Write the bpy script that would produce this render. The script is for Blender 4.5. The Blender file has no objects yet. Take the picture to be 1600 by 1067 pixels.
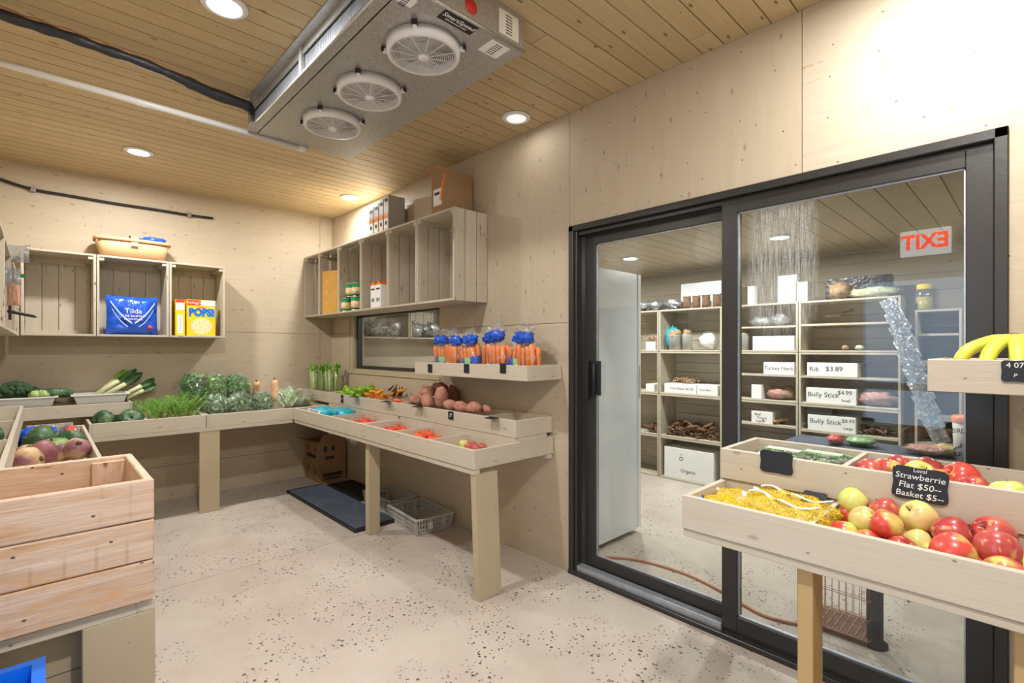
import bpy, math, random
from mathutils import Vector, Matrix, noise
R_ = random.Random(7)
sc = bpy.context.scene
COL = sc.collection
PI = math.pi
# ---------------------------------------------------------------- camera
CAM = Vector((5.303, -2.306, 1.345))
FW = Vector((-.7260, .6877, 0)); RT = Vector((.6877, .7260, 0)); UP = Vector((0, 0, 1))
cd = bpy.data.cameras.new('camera'); cam = bpy.data.objects.new('camera', cd); COL.objects.link(cam)
cam.matrix_world = Matrix((RT, UP, -FW)).transposed().to_4x4(); cam.location = CAM
cd.sensor_width = 36; cd.lens = 776 / 1600 * 36; cd.shift_y = (544 - 533.5) / 1600
cd.clip_start = .05
sc.camera = cam
# ---------------------------------------------------------------- world, exposure
w = bpy.data.worlds.new('world'); sc.world = w; w.use_nodes = True
bg = w.node_tree.nodes['Background']; bg.inputs[0].default_value = (.62, .76, 1, 1); bg.inputs[1].default_value = 3.2
sc.view_settings.view_transform = 'Standard'; sc.view_settings.look = 'None'
sc.view_settings.gamma = 1; sc.view_settings.use_curve_mapping = False
sc.view_settings.exposure = 0.30
sc.cycles.max_bounces = 8; sc.cycles.diffuse_bounces = 5; sc.cycles.transparent_max_bounces = 24
sc.cycles.sample_clamp_indirect = 6; sc.cycles.caustics_reflective = False; sc.cycles.caustics_refractive = False
# recessed lamps, the last two added to light the next room: x, y, ceiling height, power, label
LAMP_MAIN = 27; LAMP_ANNEX = 25
LAMPS = [(.88, -1.80, 2.757, 1.0, 'recessed ceiling light nearest the back wall, above the crates with the cereal'),
         (.895, -.215, 2.757, .8, 'recessed ceiling light in the far corner above the six wall crates'),
         (3.118, -.20, 2.757, .03, 'recessed ceiling light with a grey trim between the cooler and the plywood wall'),
         (3.01, -1.76, 2.757, 1.0, 'recessed ceiling light beside the black insulated pipe, at the top edge of the photo'),
         (5.15, -.46, 2.757, .75, 'recessed ceiling light over the sliding door'),
         (5.35, -1.80, 2.757, 1.15, 'recessed ceiling light over the spot the photo is taken from'),
         (2.66, 1.74, 2.2, 1.0, 'ceiling light of the next room seen over the white fridge'),
         (3.95, 1.80, 2.2, 1.0, 'ceiling light of the next room seen through the wet right pane'),
         (1.3, 1.70, 2.2, 1.0, 'added fill light on the next room ceiling, farthest down the room'),  # added lamp, brightens the far end of the next room
         (5.3, 1.70, 2.2, .35, 'added fill light on the next room ceiling, nearest its right end')]  # added lamp, weak fill for the right end of the next room

def at(px, py, **k):                     # point of the photo at a known plane
    ax = list(k)[0]; i = 'xyz'.index(ax)
    r = FW + (px - 800) / 776 * RT + (544 - py) / 776 * UP
    return CAM + r * ((k[ax] - CAM[i]) / r[i])

# ---------------------------------------------------------------- materials
def newmat(name):
    m = bpy.data.materials.new(name); m.use_nodes = True; t = m.node_tree; t.nodes.clear()
    o = t.nodes.new('ShaderNodeOutputMaterial'); b = t.nodes.new('ShaderNodeBsdfPrincipled')
    t.links.new(b.outputs[0], o.inputs[0]); return m, t, b, o
def nd(t, typ, **k):
    n = t.nodes.new('ShaderNode' + typ)
    for a, v in k.items():
        if a.startswith('i_'):
            key = a[2:]; key = int(key) if key.isdigit() else key.replace('_', ' '); n.inputs[key].default_value = v
        else: setattr(n, a, v)
    return n
def rgb(c): return (c[0], c[1], c[2], 1)
def mix(t, fac, a, b, mode='MIX'):
    n = t.nodes.new('ShaderNodeMix'); n.data_type = 'RGBA'; n.blend_type = mode
    for s, v in ((0, fac), (6, a), (7, b)):
        if hasattr(v, 'links') or hasattr(v, 'is_output'): t.links.new(v, n.inputs[s])
        else: n.inputs[s].default_value = v if s == 0 else rgb(v)
    return n.outputs[2]
def ramp(t, fac, lo, hi, a=0, b=1):
    n = nd(t, 'MapRange', i_1=lo, i_2=hi, i_3=a, i_4=b); t.links.new(fac, n.inputs[0]); return n.outputs[0]
def coords(t, kind, scale=(1, 1, 1), rot=(0, 0, 0)):
    c = nd(t, 'TexCoord'); m = nd(t, 'Mapping'); m.inputs['Scale'].default_value = scale; m.inputs['Rotation'].default_value = rot
    t.links.new(c.outputs[kind], m.inputs[0]); return m.outputs[0]
def ntex(t, vec, scale, detail=3, rough=.5, dist=0):
    n = nd(t, 'TexNoise', i_Scale=scale, i_Detail=detail, i_Roughness=rough, i_Distortion=dist); t.links.new(vec, n.inputs['Vector']); return n.outputs[0]
def math_(t, op, a, b=0.):
    n = t.nodes.new('ShaderNodeMath'); n.operation = op
    for i, v in enumerate((a, b)):
        if hasattr(v, 'is_output'): t.links.new(v, n.inputs[i])
        else: n.inputs[i].default_value = v
    return n.outputs[0]
def bump(t, b, h, s, d=.01):
    n = nd(t, 'Bump', i_Strength=s, i_Distance=d); t.links.new(h, n.inputs['Height']); t.links.new(n.outputs[0], b.inputs['Normal'])

def plain(name, c, rough=.5, metal=0, var=0, vs=8, bmp=0, bs=40, emit=0, coat=0, spec=.5, sss=0):
    m, t, b, o = newmat(name); b.inputs['Base Color'].default_value = rgb(c); b.inputs['Roughness'].default_value = rough
    b.inputs['Metallic'].default_value = metal; b.inputs['Coat Weight'].default_value = coat; b.inputs['Specular IOR Level'].default_value = spec
    if sss: b.inputs['Subsurface Weight'].default_value = sss; b.inputs['Subsurface Radius'].default_value = (.02, .01, .005)
    if var or bmp: v = coords(t, 'Object')
    if var:
        t.links.new(mix(t, ramp(t, ntex(t, v, vs, 4), .3, .7), c, [x * (1 - var) for x in c]), b.inputs['Base Color'])
    if bmp: bump(t, b, ntex(t, v, bs, 4), bmp)
    if emit: b.inputs['Emission Color'].default_value = rgb(c); b.inputs['Emission Strength'].default_value = emit
    return m
def two(name, a, c, scale, lo=.4, hi=.6, rough=.4, stretch=(1, 1, 1), spots=None, bmp=0, coat=0):
    m, t, b, o = newmat(name); v = coords(t, 'Object', stretch)
    inf = nd(t, 'ObjectInfo'); ad = nd(t, 'VectorMath', operation='ADD'); t.links.new(v, ad.inputs[0])
    cb = nd(t, 'CombineXYZ'); rr = math_(t, 'MULTIPLY', inf.outputs['Random'], 37.); [t.links.new(rr, cb.inputs[i]) for i in range(3)]
    t.links.new(cb.outputs[0], ad.inputs[1]); v = ad.outputs[0]
    col = mix(t, ramp(t, ntex(t, v, scale, 3), lo, hi), a, c)
    if spots: col = mix(t, ramp(t, ntex(t, v, scale * spots[1], 2), .6, .68, 0, .6), col, spots[0])
    t.links.new(col, b.inputs['Base Color']); b.inputs['Roughness'].default_value = rough; b.inputs['Coat Weight'].default_value = coat
    if bmp: bump(t, b, ntex(t, v, scale * 3, 3), bmp)
    return m
def wood(name, c1, c2, grain=.5, knots=.5, rough=.6, su=1.6, sv=40, holes=.4, bmp=.25, tone=.18, peel=None, saw=0):
    m, t, b, o = newmat(name); uv = coords(t, 'UV')
    g = coords(t, 'UV', (su, sv, 1)); n1 = ntex(t, g, 1, 5, .65, .6)
    g2 = coords(t, 'UV', (su * 3, sv * 3.2, 1)); n2 = ntex(t, g2, 1, 3, .6, .3)
    f = math_(t, 'ADD', math_(t, 'MULTIPLY', n1, .7), math_(t, 'MULTIPLY', n2, .3))
    col = mix(t, ramp(t, f, .5 - .25 / max(grain, .1), .5 + .25 / max(grain, .1)), c2, c1)
    tn = ntex(t, coords(t, 'UV', (.25, .5, 1)), 1, 1); col = mix(t, ramp(t, tn, .3, .7, 0, tone), col, [x * .55 for x in c2])
    if peel:
        pv = coords(t, 'UV', (6, 30, 1)); pn = ntex(t, pv, 1, 6, .7, .5); pm = ntex(t, coords(t, 'UV', (1.5, 3, 1)), 1, 2)
        pk = math_(t, 'MULTIPLY', ramp(t, pn, .6, .66), ramp(t, pm, .5, .6)); col = mix(t, pk, col, peel)
    if saw:
        wv = nd(t, 'TexWave', i_Scale=1.0, i_Distortion=2.2, i_Detail=1.0); wv.inputs['Detail Scale'].default_value = .6; t.links.new(coords(t, 'UV', (5.5, 1.6, 1)), wv.inputs['Vector'])
        wk = math_(t, 'MULTIPLY', ramp(t, wv.outputs['Fac'], .93, .995), ramp(t, ntex(t, coords(t, 'UV', (3, 9, 1)), 1, 3), .45, .6)); col = mix(t, math_(t, 'MULTIPLY', wk, saw), col, (.42, .22, .10))
        st = ntex(t, coords(t, 'UV', (3.5, 70, 1)), 1, 4, .7, .8); col = mix(t, ramp(t, st, .55, .68, 0, .55), col, (.80, .68, .56)); col = mix(t, ramp(t, ntex(t, coords(t, 'UV', (2.5, 12, 1)), 1, 3, .6, 1), .58, .68, 0, .6), col, (.62, .33, .12))
    kv = nd(t, 'TexVoronoi', i_Scale=1.0, voronoi_dimensions='2D'); t.links.new(coords(t, 'UV', (2.2, 5.5, 1)), kv.inputs['Vector'])
    kw = math_(t, 'ADD', kv.outputs['Distance'], math_(t, 'MULTIPLY', ntex(t, coords(t, 'UV', (60, 60, 1)), 1, 2), .04))
    col = mix(t, ramp(t, kw, .040, .065, knots, 0), col, [x * .32 for x in c2])
    if holes:
        hv = nd(t, 'TexVoronoi', i_Scale=1.0, voronoi_dimensions='2D'); t.links.new(coords(t, 'UV', (5.1, 7.3, 1)), hv.inputs['Vector'])
        col = mix(t, ramp(t, hv.outputs['Distance'], .016, .026, holes, 0), col, (.06, .045, .035))
    t.links.new(col, b.inputs['Base Color']); b.inputs['Roughness'].default_value = rough; b.inputs['Specular IOR Level'].default_value = .3
    bump(t, b, f, bmp, .004); return m

M = {}
M['ply'] = wood('painted plywood', (.58, .50, .375), (.47, .385, .27), .6, .5, .55, 2.5, 16, .85, .5, .12)
M['ply2'] = wood('painted plywood light', (.61, .54, .42), (.50, .42, .30), .7, .5, .55, 2.0, 22, .8, .6, .10, peel=(.42, .30, .18))
M['core'] = plain('wall core', (.16, .11, .07), .8)
M['tray'] = wood('painted tray pine', (.63, .575, .475), (.52, .45, .35), .8, .45, .55, 1.5, 30, .6, .4, .14)
M['crate'] = wood('painted crate boards', (.60, .54, .44), (.46, .40, .30), .8, .5, .6, 1.6, 30, .6, .4, .2, peel=(.10, .06, .035))
M['post'] = wood('painted post', (.52, .44, .30), (.46, .38, .25), .4, .2, .55, 1.2, 20, .2, .2, .08)
M['natural'] = wood('natural rough pine', (.74, .57, .44), (.58, .39, .25), 1.6, .95, .7, 2.2, 26, .9, 1.4, .12, peel=(.40, .20, .08), saw=.4)
M['legpine'] = wood('varnished pine leg', (.56, .40, .20), (.47, .32, .14), .4, .2, .5, 1.2, 16, 0, .2, .1)
M['ceil'] = wood('stained ceiling boards', (.70, .56, .34), (.48, .36, .19), .8, .9, .45, 1.4, 30, .6, .35, .35)
M['ceil2'] = wood('annex ceiling boards', (.62, .54, .41), (.50, .41, .28), .5, .4, .5, 1.4, 34, .3, .3, .2)
M['annexwall'] = wood('annex wall boards', (.50, .44, .34), (.43, .37, .28), .5, .3, .55, 1.4, 30, .2, .3, .12)
M['basketwood'] = wood('veneer basket', (.72, .47, .26), (.62, .37, .18), .5, 0, .5, 1.5, 40, 0, .2, .1)
M['black'] = plain('black aluminium', (.040, .038, .036), .35, .3, bmp=.05)
M['blackm'] = plain('black matt', (.012, .012, .013), .6)
M['rubber'] = plain('rubber strip', (.01, .01, .01), .8)
M['alu'] = plain('aluminium track', (.50, .54, .60), .38, .6, var=.2, vs=30)
M['white'] = plain('white enamel', (.72, .75, .78), .25)
M['whiteplastic'] = plain('white plastic', (.80, .80, .80), .4)
M['paper'] = plain('white paper', (.82, .82, .80), .7)
M['ink'] = plain('dark ink', (.03, .03, .035), .7)
M['chalk'] = plain('white chalk marker', (.85, .85, .85), .8)
M['board'] = plain('chalkboard', (.012, .013, .018), .45)
M['orangeinsul'] = plain('copper wire', (.60, .22, .10), .5)
M['cord'] = plain('salmon cord', (.62, .24, .14), .5)
M['foam'] = plain('black pipe insulation', (.016, .018, .024), .45, bmp=.5, bs=30)
M['pvc'] = plain('white pvc', (.78, .79, .80), .3)
M['cardboard'] = plain('cardboard', (.36, .22, .11), .8, var=.15)
M['yellowboard'] = plain('yellow board', (.72, .38, .07), .5, var=.12)
M['blue'] = plain('blue plastic', (.005, .16, .78), .35)
M['greyplastic'] = plain('grey plastic', (.46, .46, .44), .5)
M['slate'] = plain('dark blue-grey mat', (.085, .105, .15), .6, var=.4, vs=10, bmp=.3)
M['skyblue'] = plain('teal film', (.03, .42, .52), .25, bmp=.6, bs=18)
M['bagblue'] = plain('royal blue film', (.015, .10, .62), .2, bmp=1, bs=22)
M['labelgreen'] = plain('label green', (.35, .65, .25), .5)
M['red'] = plain('red print', (.65, .03, .02), .5)
M['yellow'] = plain('yellow print', (.85, .62, .02), .5)
M['exitred'] = plain('exit lettering', (1, .05, .02), .5, emit=9)
M['exitface'] = plain('exit panel', (.85, .9, .88), .5, emit=4)
M['lens'] = plain('lamp lens', (1, .99, .97), .5, emit=14)
M['lens_dim'] = plain('lamp lens dim', (.9, .9, .88), .5, emit=.6)
M['shadeblue'] = plain('door blind', (.5, .62, .78), .6)

def flooring():
    m, t, b, o = newmat('epoxy flake floor'); v = coords(t, 'Object')
    col = mix(t, ramp(t, ntex(t, v, 1.3, 5, .6), .38, .62), (.54, .48, .415), (.47, .405, .345))
    col = mix(t, ramp(t, ntex(t, v, 5, 3, .6), .55, .7, 0, .3), col, (.42, .34, .27))
    for s, lo, hi, c, dens in ((24, .15, .19, (.08, .07, .065), .47), (45, .17, .23, (.14, .115, .10), .45), (14, .07, .10, (.55, .26, .15), .56)):
        vv = nd(t, 'TexVoronoi', i_Scale=float(s)); t.links.new(coords(t, 'Object', (1, 1, 1)), vv.inputs['Vector'])
        k = math_(t, 'MULTIPLY', ramp(t, vv.outputs['Distance'], lo, hi, 1, 0), ramp(t, ntex(t, v, 3.1, 3), dens, dens + .06))
        col = mix(t, k, col, c)
    t.links.new(col, b.inputs['Base Color']); b.inputs['Roughness'].default_value = .38
    t.links.new(ramp(t, ntex(t, v, 7, 3), .3, .7, .3, .5), b.inputs['Roughness'])
    bump(t, b, ntex(t, v, 60, 3), .06, .003); return m
M['floor'] = flooring()
def galv():
    m, t, b, o = newmat('galvanised sheet'); v = coords(t, 'Object')
    vv = nd(t, 'TexVoronoi', i_Scale=70.); t.links.new(v, vv.inputs['Vector'])
    t.links.new(mix(t, ramp(t, ntex(t, v, 90, 2), .3, .7), (.42, .42, .41), (.56, .56, .55)), b.inputs['Base Color'])
    b.inputs['Metallic'].default_value = .75; b.inputs['Roughness'].default_value = .40; return m
M['galv'] = galv()
def clearmix(name, base=.03, peak=.5, scale=25, tint=(1, 1, 1), rough=.12, bs=1.0, mirror=1, milky=0.03):
    m, t, b, o = newmat(name); t.nodes.remove(b); v = coords(t, 'Object')
    tr = nd(t, 'BsdfTransparent'); tr.inputs[0].default_value = rgb(tint)
    gl = nd(t, 'BsdfGlossy', i_Roughness=rough); df = nd(t, 'BsdfDiffuse'); df.inputs[0].default_value = (.85, .88, .9, 1)
    n = ntex(t, v, scale, 3, .6, 1.5); bp = nd(t, 'Bump', i_Strength=bs, i_Distance=.02); t.links.new(n, bp.inputs['Height'])
    t.links.new(bp.outputs[0], gl.inputs['Normal'])
    f = ramp(t, n, .5, .72, base, peak); lw = nd(t, 'LayerWeight', i_Blend=.35); f = math_(t, 'MAXIMUM', f, math_(t, 'MULTIPLY', lw.outputs['Facing'], .22))
    m1 = nd(t, 'MixShader'); t.links.new(f, m1.inputs[0]); t.links.new(tr.outputs[0], m1.inputs[1]); t.links.new(gl.outputs[0], m1.inputs[2])
    m2 = nd(t, 'MixShader', i_0=milky); t.links.new(m1.outputs[0], m2.inputs[1]); t.links.new(df.outputs[0], m2.inputs[2])
    t.links.new(m2.outputs[0], o.inputs[0]); return m
M['film'] = clearmix('clear plastic film')
M['filmgrey'] = clearmix('crinkled plastic pouch', .25, .75, 16, (.75, .8, .86), .2, 1, milky=.10)
M['clearbox'] = clearmix('clear plastic tub', .08, .35, 8, (.97, .98, 1), .08, .4, milky=.05)
def pane(name, spots=(), streak=.28, drop=.14):
    m, t, b, o = newmat(name); t.nodes.remove(b)
    tr = nd(t, 'BsdfTransparent'); tr.inputs[0].default_value = (.93, .96, .95, 1); gl = nd(t, 'BsdfGlossy', i_Roughness=.0)
    fr = nd(t, 'Fresnel', i_IOR=1.5); gb = nd(t, 'NewGeometry'); f = math_(t, 'MULTIPLY', math_(t, 'MULTIPLY', fr.outputs[0], 1.9), math_(t, 'SUBTRACT', 1., gb.outputs['Backfacing']))
    m1 = nd(t, 'MixShader'); t.links.new(f, m1.inputs[0]); t.links.new(tr.outputs[0], m1.inputs[1]); t.links.new(gl.outputs[0], m1.inputs[2])
    out = m1
    if spots:
        g = nd(t, 'NewGeometry'); sp = nd(t, 'SeparateXYZ'); t.links.new(g.outputs['Position'], sp.inputs[0])
        mask = None
        for (cx, cz, rx, rz) in spots:
            dx = math_(t, 'DIVIDE', math_(t, 'SUBTRACT', sp.outputs[0], cx), rx); dz = math_(t, 'DIVIDE', math_(t, 'SUBTRACT', sp.outputs[2], cz), rz)
            d = math_(t, 'ADD', math_(t, 'POWER', dx, 4.), math_(t, 'POWER', dz, 4.)); k = ramp(t, d, .2, 1.3, 1, 0)
            mask = k if mask is None else math_(t, 'MAXIMUM', mask, k)
        mp = nd(t, 'Mapping'); mp.inputs['Scale'].default_value = (210, 210, 9); t.links.new(g.outputs['Position'], mp.inputs[0])
        s1 = ramp(t, ntex(t, mp.outputs[0], 1, 3, .6, .5), .45, .6)
        mp2 = nd(t, 'Mapping'); mp2.inputs['Scale'].default_value = (260, 260, 200); t.links.new(g.outputs['Position'], mp2.inputs[0])
        s2 = ramp(t, ntex(t, mp2.outputs[0], 1, 2), .5, .62)
        k = math_(t, 'MULTIPLY', mask, math_(t, 'ADD', math_(t, 'MULTIPLY', s1, streak), math_(t, 'MULTIPLY', s2, drop)))
        k = math_(t, 'ADD', k, math_(t, 'MULTIPLY', ramp(t, ntex(t, g.outputs['Position'], 9, 5, .7), .62, .75), .03))
        df = nd(t, 'BsdfDiffuse'); df.inputs[0].default_value = (.9, .93, .95, 1); tl = nd(t, 'BsdfTranslucent'); tl.inputs[0].default_value = (.9, .93, .95, 1)
        ds = nd(t, 'MixShader', i_0=.5); t.links.new(df.outputs[0], ds.inputs[1]); t.links.new(tl.outputs[0], ds.inputs[2])
        m2 = nd(t, 'MixShader'); t.links.new(k, m2.inputs[0]); t.links.new(m1.outputs[0], m2.inputs[1]); t.links.new(ds.outputs[0], m2.inputs[2]); out = m2
    t.links.new(out.outputs[0], o.inputs[0]); return m
M['pane'] = pane('window glass'); M['panewet'] = pane('door glass with condensation', [(4.54, 1.72, .14, .32)])
M['panewet2'] = pane('door glass with droplets', [(3.70, 1.84, .13, .12), (4.2, 1.86, .08, .10)], .0, .22)
def net():
    m, t, b, o = newmat('yellow net'); v = coords(t, 'Object'); vv = nd(t, 'TexVoronoi', i_Scale=170.); vv.feature = 'DISTANCE_TO_EDGE'; t.links.new(v, vv.inputs['Vector'])
    b.inputs['Base Color'].default_value = (.78, .58, .02, 1); b.inputs['Roughness'].default_value = .5
    tr = nd(t, 'BsdfTransparent'); ms = nd(t, 'MixShader'); t.links.new(ramp(t, vv.outputs['Distance'], .07, .10, 1, .12), ms.inputs[0])
    t.links.new(tr.outputs[0], ms.inputs[1]); t.links.new(b.outputs[0], ms.inputs[2]); t.links.new(ms.outputs[0], o.inputs[0]); return m
M['net'] = net()
M['apple_red'] = two('red apple skin', (.36, .02, .035), (.62, .15, .10), 18, .3, .75, .28, (1, 1, .4), ((.75, .45, .2), 3), coat=.3)
M['apple_mix'] = two('red and green apple skin', (.62, .07, .05), (.62, .60, .16), 13, .46, .6, .28, (1, 1, .6), ((.8, .45, .15), 2), coat=.3)
M['apple_green'] = two('green apple skin', (.56, .64, .16), (.72, .55, .22), 13, .42, .66, .28, (1, 1, .8), ((.75, .3, .15), 2), coat=.3)
M['tomato'] = two('tomato skin', (.75, .055, .02), (.80, .16, .04), 14, .4, .7, .25, coat=.4)
M['pepper'] = two('green pepper skin', (.13, .33, .015), (.28, .50, .03), 10, .35, .65, .25, coat=.4)
M['chili'] = two('orange chili skin', (.85, .22, .01), (.85, .38, .02), 20, .4, .6, .3, coat=.3)
M['darkchili'] = two('dark chili skin', (.06, .025, .02), (.14, .05, .03), 20, .4, .6, .35)
M['sweetpotato'] = two('sweet potato skin', (.42, .17, .12), (.56, .29, .20), 25, .35, .7, .7, spots=((.22, .1, .06), 2.5), bmp=.3)
M['sweetdark'] = two('dark sweet potato skin', (.16, .05, .03), (.25, .09, .05), 25, .35, .7, .7, bmp=.3)
M['potato'] = two('yellow potato skin', (.60, .40, .14), (.70, .52, .20), 20, .35, .7, .7, bmp=.2)
M['squash'] = two('dark green squash skin', (.02, .065, .025), (.07, .15, .06), 16, .4, .65, .5, spots=((.35, .45, .25), 5), bmp=.3)
M['squashg'] = two('light green squash skin', (.12, .26, .06), (.25, .38, .12), 16, .4, .65, .5, spots=((.45, .5, .25), 4), bmp=.3)
M['rutabaga'] = two('rutabaga skin', (.66, .46, .22), (.24, .09, .11), 9, .42, .62, .5, bmp=.2)
M['rutared'] = two('purple rutabaga skin', (.24, .07, .09), (.42, .2, .16), 10, .4, .7, .5, bmp=.2)
M['butternut'] = plain('butternut skin', (.74, .46, .24), .5, var=.1)
M['banana'] = two('banana skin', (.74, .66, .07), (.55, .62, .08), 8, .45, .7, .45)
M['stem'] = plain('brown stem', (.14, .09, .04), .8)
M['leaf'] = two('dark green leaf', (.05, .20, .03), (.17, .40, .07), 30, .35, .65, .45)
M['leafbright'] = two('bright green leaf', (.13, .36, .03), (.28, .50, .07), 25, .35, .65, .45)
M['kale'] = two('grey green kale leaf', (.13, .30, .12), (.42, .58, .36), 40, .4, .6, .5)
M['lettuce'] = two('pale lettuce leaf', (.26, .42, .17), (.60, .68, .50), 30, .4, .6, .5)
M['frond'] = plain('green frond', (.20, .46, .05), .5, var=.3, vs=20)
M['stalk'] = plain('pale green stalk', (.42, .58, .16), .4, var=.25, vs=30)
M['leekwhite'] = plain('leek white', (.70, .72, .42), .4, var=.2, vs=20)
M['leekgreen'] = plain('leek green', (.06, .17, .05), .5, var=.4, vs=25)
M['broc'] = plain('broccoli florets', (.045, .11, .04), .8, var=.4, vs=60, bmp=1, bs=150)
M['brocstem'] = plain('broccoli stem', (.40, .52, .18), .5, var=.3, vs=50)
M['carrot'] = plain('carrot', (.90, .24, .02), .35, var=.15, vs=30)
M['chew'] = plain('brown dried chew', (.20, .095, .045), .6, var=.45, vs=30)
M['tanchew'] = plain('tan dried chew', (.48, .30, .15), .7, var=.4, vs=40)
M['darkstuff'] = plain('dark plastic wrap', (.03, .03, .035), .3, bmp=.6, bs=30)
M['pinksalt'] = plain('pink salt', (.75, .40, .28), .7)
M['pinkwire'] = plain('pink wire', (.62, .36, .30), .5)
M['jar'] = plain('yellow pickles', (.62, .50, .12), .3, var=.3, vs=40)
M['cangreen'] = plain('green can label', (.03, .30, .10), .4, var=.1)
M['cerealy'] = plain('yellow box print', (.88, .58, .01), .45)
M['steel'] = plain('steel', (.6, .6, .62), .3, 1)
M['corn'] = two('cereal photo', (.80, .56, .25), (.95, .80, .50), 90, .4, .6, .6)
M['fanblade'] = plain('fan blade', (.36, .32, .28), .5)

# ---------------------------------------------------------------- mesh builder
class MB:
    def __init__(s): s.v = []; s.f = []; s.uv = []; s.mi = []; s.sm = []
    def add(s, vs, fs, uvs=None, mi=0, sm=False):
        o = len(s.v); s.v += [Vector(p) for p in vs]
        for k, f in enumerate(fs):
            s.f.append([i + o for i in f]); s.uv.append(uvs[k] if uvs else [(0, 0)] * len(f)); s.mi.append(mi); s.sm.append(sm)
        return s
    def box(s, a, b, mi=0, M4=None, long=None):
        a = Vector(a); b = Vector(b); d = [abs(b[i] - a[i]) for i in range(3)]
        L = long if long is not None else d.index(max(d))
        x0, y0, z0 = (min(a[i], b[i]) for i in range(3)); x1, y1, z1 = (max(a[i], b[i]) for i in range(3))
        vs = [Vector(p) for p in ((x0, y0, z0), (x1, y0, z0), (x1, y1, z0), (x0, y1, z0), (x0, y0, z1), (x1, y0, z1), (x1, y1, z1), (x0, y1, z1))]
        fs = [(0, 3, 2, 1), (4, 5, 6, 7), (0, 1, 5, 4), (1, 2, 6, 5), (2, 3, 7, 6), (3, 0, 4, 7)]
        ns = (2, 2, 1, 0, 1, 0); ou, ov = R_.uniform(0, 40), R_.uniform(0, 40); uvs = []
        for f, n in zip(fs, ns):
            ax = [i for i in range(3) if i != n]
            if L in ax: u = L; q = [i for i in ax if i != L][0]
            else: u, q = ax
            uvs.append([(vs[i][u] + ou, vs[i][q] + ov + n * .37) for i in f])
        if M4 is not None: vs = [M4 @ p for p in vs]
        return s.add(vs, fs, uvs, mi)
    def bar(s, p, q, w_, h_, mi=0, up=(0, 0, 1)):        # box from p to q with section w x h
        p = Vector(p); q = Vector(q); z = (q - p); L = z.length; z.normalize(); x = z.cross(Vector(up)); x = x.normalized() if x.length > 1e-4 else Vector((1, 0, 0)); y = z.cross(x)
        m = Matrix((x, y, z)).transposed().to_4x4(); m.translation = p
        return s.box((-w_ / 2, -h_ / 2, 0), (w_ / 2, h_ / 2, L), mi, m, 2)
    def tube(s, pts, r, n=10, mi=0, cap=True, flat=1.0):
        pts = [Vector(p) for p in pts]; k = len(pts); rr = r if isinstance(r, (list, tuple)) else [r] * k
        vs = []; ref = None
        for i, p in enumerate(pts):
            t = (pts[min(i + 1, k - 1)] - pts[max(i - 1, 0)]).normalized()
            if ref is None: ref = t.cross(Vector((0, 0, 1))); ref = ref.normalized() if ref.length > .05 else t.cross(Vector((1, 0, 0))).normalized()
            ref = (ref - t * ref.dot(t)).normalized(); b = t.cross(ref)
            for j in range(n):
                a = 2 * PI * j / n; vs.append(p + (ref * math.cos(a) + b * math.sin(a) * flat) * rr[i])
        fs = [(i * n + j, i * n + (j + 1) % n, (i + 1) * n + (j + 1) % n, (i + 1) * n + j) for i in range(k - 1) for j in range(n)]
        if cap: fs += [tuple(range(n - 1, -1, -1)), tuple(range((k - 1) * n, k * n))]
        return s.add(vs, fs, None, mi, True)
    def lathe(s, prof, n=20, c=(0, 0, 0), mi=0, fn=None, M4=None):
        c = Vector(c); vs = []
        for (r, z) in prof:
            for j in range(n):
                a = 2 * PI * j / n; q = fn(a, r, z) if fn else r
                vs.append(c + Vector((math.cos(a) * q, math.sin(a) * q, z)))
        k = len(prof); fs = [(i * n + j, i * n + (j + 1) % n, (i + 1) * n + (j + 1) % n, (i + 1) * n + j) for i in range(k - 1) for j in range(n)]
        fs += [tuple(range(n - 1, -1, -1)), tuple(range((k - 1) * n, k * n))]
        if M4 is not None: vs = [M4 @ p for p in vs]
        return s.add(vs, fs, None, mi, True)
    def blob(s, c, r, n=14, m=9, amp=.1, fr=3., seed=0, mi=0, ex=1.0, M4=None):
        c = Vector(c); vs = []; rx, ry, rz = r if isinstance(r, (list, tuple)) else (r, r, r)
        sg = lambda q: math.copysign(abs(q) ** ex, q)
        for i in range(m + 1):
            th = PI * i / m
            for j in range(n):
                a = 2 * PI * j / n; d = Vector((sg(math.sin(th)) * sg(math.cos(a)), sg(math.sin(th)) * sg(math.sin(a)), sg(math.cos(th))))
                k = 1 + amp * noise.noise(d * fr + Vector((seed * 7.3, seed, 0))) * 1.6
                p = Vector((d.x * rx * k, d.y * ry * k, d.z * rz * k)); vs.append((M4 @ p if M4 is not None else p) + c)
        fs = [(i * n + j, (i + 1) * n + j, (i + 1) * n + (j + 1) % n, i * n + (j + 1) % n) for i in range(m) for j in range(n)]
        return s.add(vs, fs, None, mi, True)
    def prism(s, outline, th, M4, mi=0):                # outline in local xy, thickness in +z
        n = len(outline); vs = [Vector((x, y, 0)) for x, y in outline] + [Vector((x, y, th)) for x, y in outline]
        fs = [tuple(range(n - 1, -1, -1)), tuple(range(n, 2 * n))] + [(i, (i + 1) % n, n + (i + 1) % n, n + i) for i in range(n)]
        return s.add([M4 @ p for p in vs], fs, None, mi)
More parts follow.
